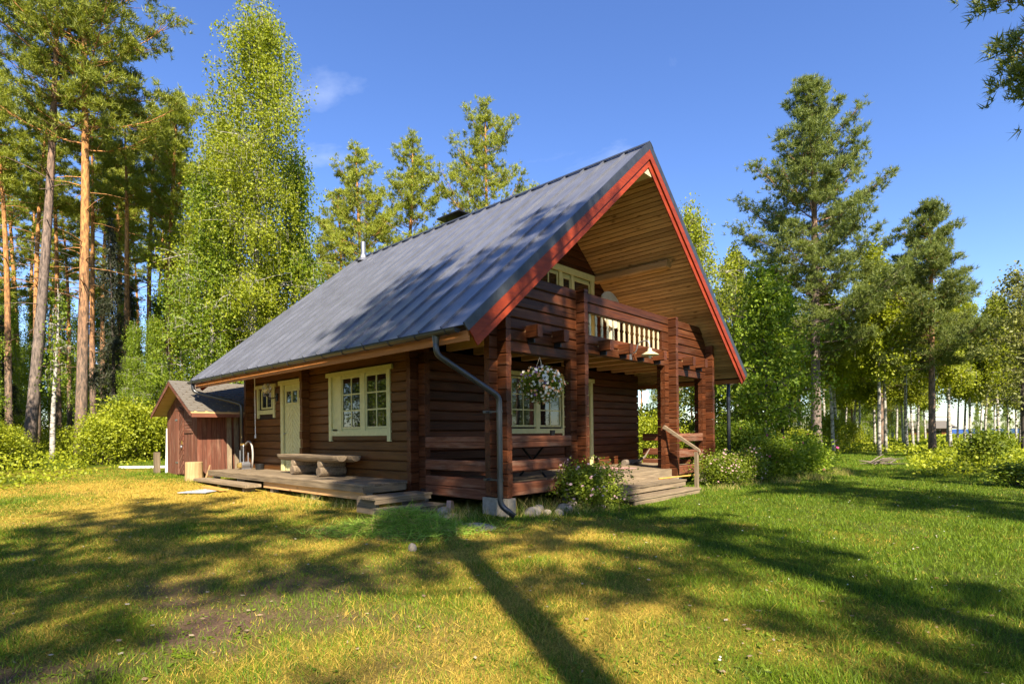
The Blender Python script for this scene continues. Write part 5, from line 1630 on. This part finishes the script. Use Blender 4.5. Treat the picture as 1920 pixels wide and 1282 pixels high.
HOUSE = [(-1.27, 8.8, 2.38, 10.5), (-0.02, 8.8, -0.1, 11.0), (2.6, 5.65, -1.2, 0), (-1.57, -0.2, 1.12, 2.4), (-1.2, 2.5, 11.4, 14.3), (-1.7, -1.2, 6.75, 10.4)]
def free(x, y):
    m_ = np.ones(len(x), bool)
    for (a0, a1, b0, b1) in HOUSE: m_ &= ~((x > a0) & (x < a1) & (y > b0) & (y < b1))
    return m_
def wood_edge(x, y):        # >0 on the lawn side of the left wood
    return x - (-5.9 + (y - 10.3) * 0.58)
def meadow(x, y):           # >0 inside the tall meadow right of the lawn
    path = np.abs(y - (-2.3 + (x - 14) * 0.13)) - (2.1 - 0.035 * np.clip(x - 14, 0, 30))
    edge = x - (14.2 + 1.2 * np.sin(y * 0.8) + 0.28 * (y + 2))
    return np.minimum(np.where(x > 33, 1, path), edge)
def polar(n_, d0, d1, half, rng, pw_=1.0):
    d_ = (d0 ** pw_ + (d1 ** pw_ - d0 ** pw_) * rng.rand(n_)) ** (1 / pw_)
    b_ = rng.uniform(-half, half, n_)
    return CAM.x + FWD.x * d_ + RIGHT.x * b_ * d_, CAM.y + FWD.y * d_ + RIGHT.y * b_ * d_, d_

def herb_mesh(x, y, d_, hh, leaf, rng, mat='herb'):
    z = ground_z(x, y) + rng.rand(len(x)) ** 0.8 * hh
    C = np.stack([x, y, z], 1)
    V, F = leaf_quads(C, leaf * rng.uniform(0.6, 1.3, len(x)), rng, -0.5)
    return np_mesh('undergrowth', V, F, mat)
rng = np.random.RandomState(71)
x, y, d_ = polar(180000, 9, 60, 1.25, rng, 0.9)
we = wood_edge(x, y)
k_ = (we < rng.normal(size=len(x)) * 0.25 - 0.1) & free(x, y)
k_ &= (fbm(x, y, 0.5) + 0.25 * rng.rand(len(x)) > 0.40)
x, y, d_, we = x[k_], y[k_], d_[k_], we[k_]
hgt = 0.12 + 0.38 * sstep(0, 3, -we) * (0.4 + fbm(x, y, 0.8))
o = place('undergrowth', herb_mesh(x, y, d_, hgt, 0.05 + 0.0026 * d_, rng), None, (0, 0, 0)); tag(o, 'low green bilberry and fern cover on the left wood floor', 'undergrowth', None, 'stuff')
x, y, d_ = polar(270000, 13, 110, 1.1, rng, 0.7)
md = meadow(x, y)
k_ = (md > rng.normal(size=len(x)) * 0.12 + 0.05) & free(x, y) & (wood_edge(x, y) > 0) & (x > 9.5) & (x < 122)
x, y, d_, md = x[k_], y[k_], d_[k_], md[k_]
hgt = (0.10 + 0.42 * sstep(0, 1.5, md)) * (0.45 + 1.1 * fbm(x, y, 0.45))
o = place('meadow', herb_mesh(x, y, d_, hgt, 0.05 + 0.0030 * d_, rng), None, (0, 0, 0)); tag(o, 'tall sunlit meadow plants between the birches', 'meadow', None, 'stuff')

def blades(x, y, d_, h_, w_, lean, rng, col):
    n_ = len(x)
    az = rng.uniform(0, 6.28, n_)
    z = ground_z(x, y) - 0.004
    b0 = np.stack([x, y, z], 1)
    sd = np.stack([np.cos(az), np.sin(az), np.zeros(n_)], 1) * (w_ / 2).reshape(-1, 1)
    az2 = rng.uniform(0, 6.28, n_)
    tip = b0 + np.stack([np.cos(az2) * lean * h_, np.sin(az2) * lean * h_, h_], 1)
    V = np.stack([b0 - sd, b0 + sd, tip], 1).reshape(-1, 3)
    return V, np.arange(n_ * 3).reshape(-1, 3), np.repeat(col, 3, 0)
rng = np.random.RandomState(81)
N_ = 620000
x, y, d_ = polar(N_, 2.6, 34, 1.12, rng, 0.55)
k_ = free(x, y) & (wood_edge(x, y) > -0.5) & (meadow(x, y) < 0.4)
dry, soil = lawn_masks(x, y)
k_ &= rng.rand(len(x)) > soil * 0.78
x, y, d_, dry, soil = x[k_], y[k_], d_[k_], dry[k_], soil[k_]
rr = rng.rand(len(x))
isdry = rr < np.clip(dry * 1.05 - 0.06, 0.05, 0.93)
lush = fbm(x + 70, y - 20, 0.9, 3)
g1, g2 = np.array((0.052, 0.105, 0.005)), np.array((0.165, 0.235, 0.010))
s1, s2 = np.array((0.30, 0.20, 0.030)), np.array((0.58, 0.42, 0.070))
tt = rng.rand(len(x), 1)
gg1 = g1 + (np.array((0.045, 0.11, 0.006)) - g1) * sstep(0.5, 0.68, lush)[:, None]
col = np.where(isdry[:, None], s1 + (s2 - s1) * tt, gg1 + (g2 * (0.85 + 0.5 * fbm(x, y, 0.4)[:, None]) - gg1) * tt)
clump = sstep(0.52, 0.72, fbm(x - 33, y + 12, 3.2, 2))
h_ = (0.018 + 0.028 * rng.rand(len(x))) * (0.6 + 0.9 * lush + 0.9 * clump) * np.where(isdry, 0.75, 1.0) * (1 + 0.02 * d_)
w_ = 0.0030 + 0.00075 * d_
V, F, tc = blades(x, y, d_, h_, w_, np.where(isdry, 1.6, 0.8) * rng.rand(len(x)) * 1.4, rng, col)
o = place('lawn_grass', np_mesh('lawn_grass', V, F, 'tint', tc), None, (0, 0, 0)); tag(o, 'short lawn grass, green and straw-coloured blades', 'grass', None, 'stuff')

# heap of cut grass by the terrace steps, longer tufts at walls and footings
rng = np.random.RandomState(91)
hc = np.array((-2.1, -0.05)); u1 = unit(np.array((1.0, -1.15))); u2 = np.array((-u1[1], u1[0]))
n_ = 9000
a_ = rng.normal(size=n_) * 0.55; b_ = rng.normal(size=n_) * 0.30
px_ = hc[0] + u1[0] * a_ + u2[0] * b_; py_ = hc[1] + u1[1] * a_ + u2[1] * b_
top = 0.28 * np.exp(-((a_ / 0.75) ** 2 + (b_ / 0.42) ** 2)) * (0.6 + 0.8 * fbm(px_, py_, 2.5, 2))
z = ground_z(px_, py_) + top * rng.uniform(0.5, 1.0, n_)
b0 = np.stack([px_, py_, z], 1)
dr = unit(rng.normal(size=(n_, 3)) * np.array((1, 1, 0.45)) + np.array((0, 0, 0.15)))
ln_ = rng.uniform(0.10, 0.28, (n_, 1)); sd = unit(np.cross(dr, rng.normal(size=(n_, 3)))) * 0.006
V = np.stack([b0 - sd, b0 + sd, b0 + dr * ln_ + np.array((0, 0, -0.03))], 1).reshape(-1, 3)
t_ = rng.rand(n_, 1); cc = np.where(rng.rand(n_, 1) < 0.15, np.array((0.42, 0.33, 0.10)), np.array((0.13, 0.24, 0.02)) + (np.array((0.34, 0.46, 0.06)) - np.array((0.09, 0.18, 0.015))) * t_)
o = place('grass_heap', np_mesh('grass_heap', V, np.arange(n_ * 3).reshape(-1, 3), 'tint', np.repeat(cc, 3, 0)), None, (0, 0, 0)); tag(o, 'heap of fresh cut grass before the terrace steps', 'grass heap', None, 'stuff')
spots = [(-0.85, 0.35, 60, .3), (-0.55, 0.15, 40, .28), (0.35, -0.3, 40, .3), (0.9, -0.25, 60, .32), (1.2, -0.75, 90, .2), (0.5, -0.75, 80, .18), (-1.3, 3.4, 40, .2), (-1.2, 2.9, 60, .22), (-1.3, 4.4, 50, .2), (1.5, -0.95, 120, .2), (5.9, -1.0, 60, .15), (8.3, -1.4, 120, .2), (-1.35, 11.2, 50, .15), (7.0, -1.2, 120, .18), (9.4, -1.9, 160, .22), (11.2, -2.2, 200, .25), (13.3, -2.4, 200, .3)]
xs, ys, hs_ = [], [], []
for (cx_, cy_, k, hh) in spots:
    xs.append(cx_ + rng.normal(size=k * 3) * 0.22); ys.append(cy_ + rng.normal(size=k * 3) * 0.18); hs_.append(hh * rng.uniform(0.4, 1.1, k * 3))
x, y, h_ = np.concatenate(xs), np.concatenate(ys), np.concatenate(hs_)
t_ = rng.rand(len(x), 1); cc = np.where(rng.rand(len(x), 1) < 0.4, np.array((0.46, 0.36, 0.12)), np.array((0.08, 0.14, 0.015)) + (np.array((0.22, 0.28, 0.03)) - np.array((0.08, 0.14, 0.015))) * t_)
V, F, tc = blades(x, y, x, h_, 0.008 + 0 * x, rng.rand(len(x)) * 1.1, rng, cc)
o = place('tall_grass', np_mesh('tall_grass', V, F, 'tint', tc), None, (0, 0, 0)); tag(o, 'longer grass tufts along footings, stones and bushes', 'grass', None, 'stuff')
# white clover heads scattered over the right lawn
x, y, d_ = polar(420, 3.0, 18, 1.0, rng, 0.8)
k_ = (meadow(x, y) < 0) & free(x, y) & ((x - CAM.x) * RIGHT.x + (y - CAM.y) * RIGHT.y > 0.15 * d_) & (fbm(x, y, 0.9) > 0.47)
P = np.stack([x[k_], y[k_], ground_z(x[k_], y[k_]) + 0.045], 1)
o = place('clover', flower_mesh(P, np.tile((0, 0, 1.0), (len(P), 1)), rng, 0.010, 'flower_white'), None, (0, 0, 0)); tag(o, 'white clover heads dotted over the lawn', 'clover', None, 'stuff')

# flat weeds, fallen leaves and twigs lying in the lawn
x, y, d_ = polar(2600, 2.8, 18, 1.05, rng, 0.7)
k_ = (meadow(x, y) < 0) & free(x, y) & (wood_edge(x, y) > 0) & (fbm(x + 5, y - 8, 1.3) > 0.5)
x, y = x[k_], y[k_]
C = np.repeat(np.stack([x, y, ground_z(x, y) + 0.012], 1), 6, 0) + rng.normal(size=(len(x) * 6, 3)) * np.array((0.025, 0.025, 0.006))
V, F = leaf_quads(C, 0.04 * rng.uniform(0.6, 1.3, len(C)), rng, 0.0)
V[:, 2] = np.repeat(C[:, 2], 4) + (V[:, 2] - np.repeat(C[:, 2], 4)) * 0.35
o = place('lawn_weeds', np_mesh('lawn_weeds', V, F, 'leaf'), None, (0, 0, 0)); tag(o, 'small flat broad-leaved weeds in the lawn', 'weeds', None, 'stuff')
x, y, d_ = polar(700, 2.8, 14, 1.0, rng, 0.7)
k_ = free(x, y) & (wood_edge(x, y) > 0) & (meadow(x, y) < 0)
C = np.stack([x[k_], y[k_], ground_z(x[k_], y[k_]) + 0.022], 1)
V, F = leaf_quads(C, 0.05 * rng.uniform(0.4, 1.2, len(C)), rng, 0.0)
V[:, 2] = np.repeat(C[:, 2], 4) + (V[:, 2] - np.repeat(C[:, 2], 4)) * 0.3
t_ = rng.rand(len(C), 1); cc = np.array((0.20, 0.10, 0.04)) + (np.array((0.50, 0.42, 0.30)) - np.array((0.20, 0.10, 0.04))) * t_
o = place('leaf_litter', np_mesh('leaf_litter', V, F, 'tint', np.repeat(cc, 4, 0)), None, (0, 0, 0)); tag(o, 'dry fallen leaves and chips scattered on the lawn', 'leaf litter', None, 'stuff')
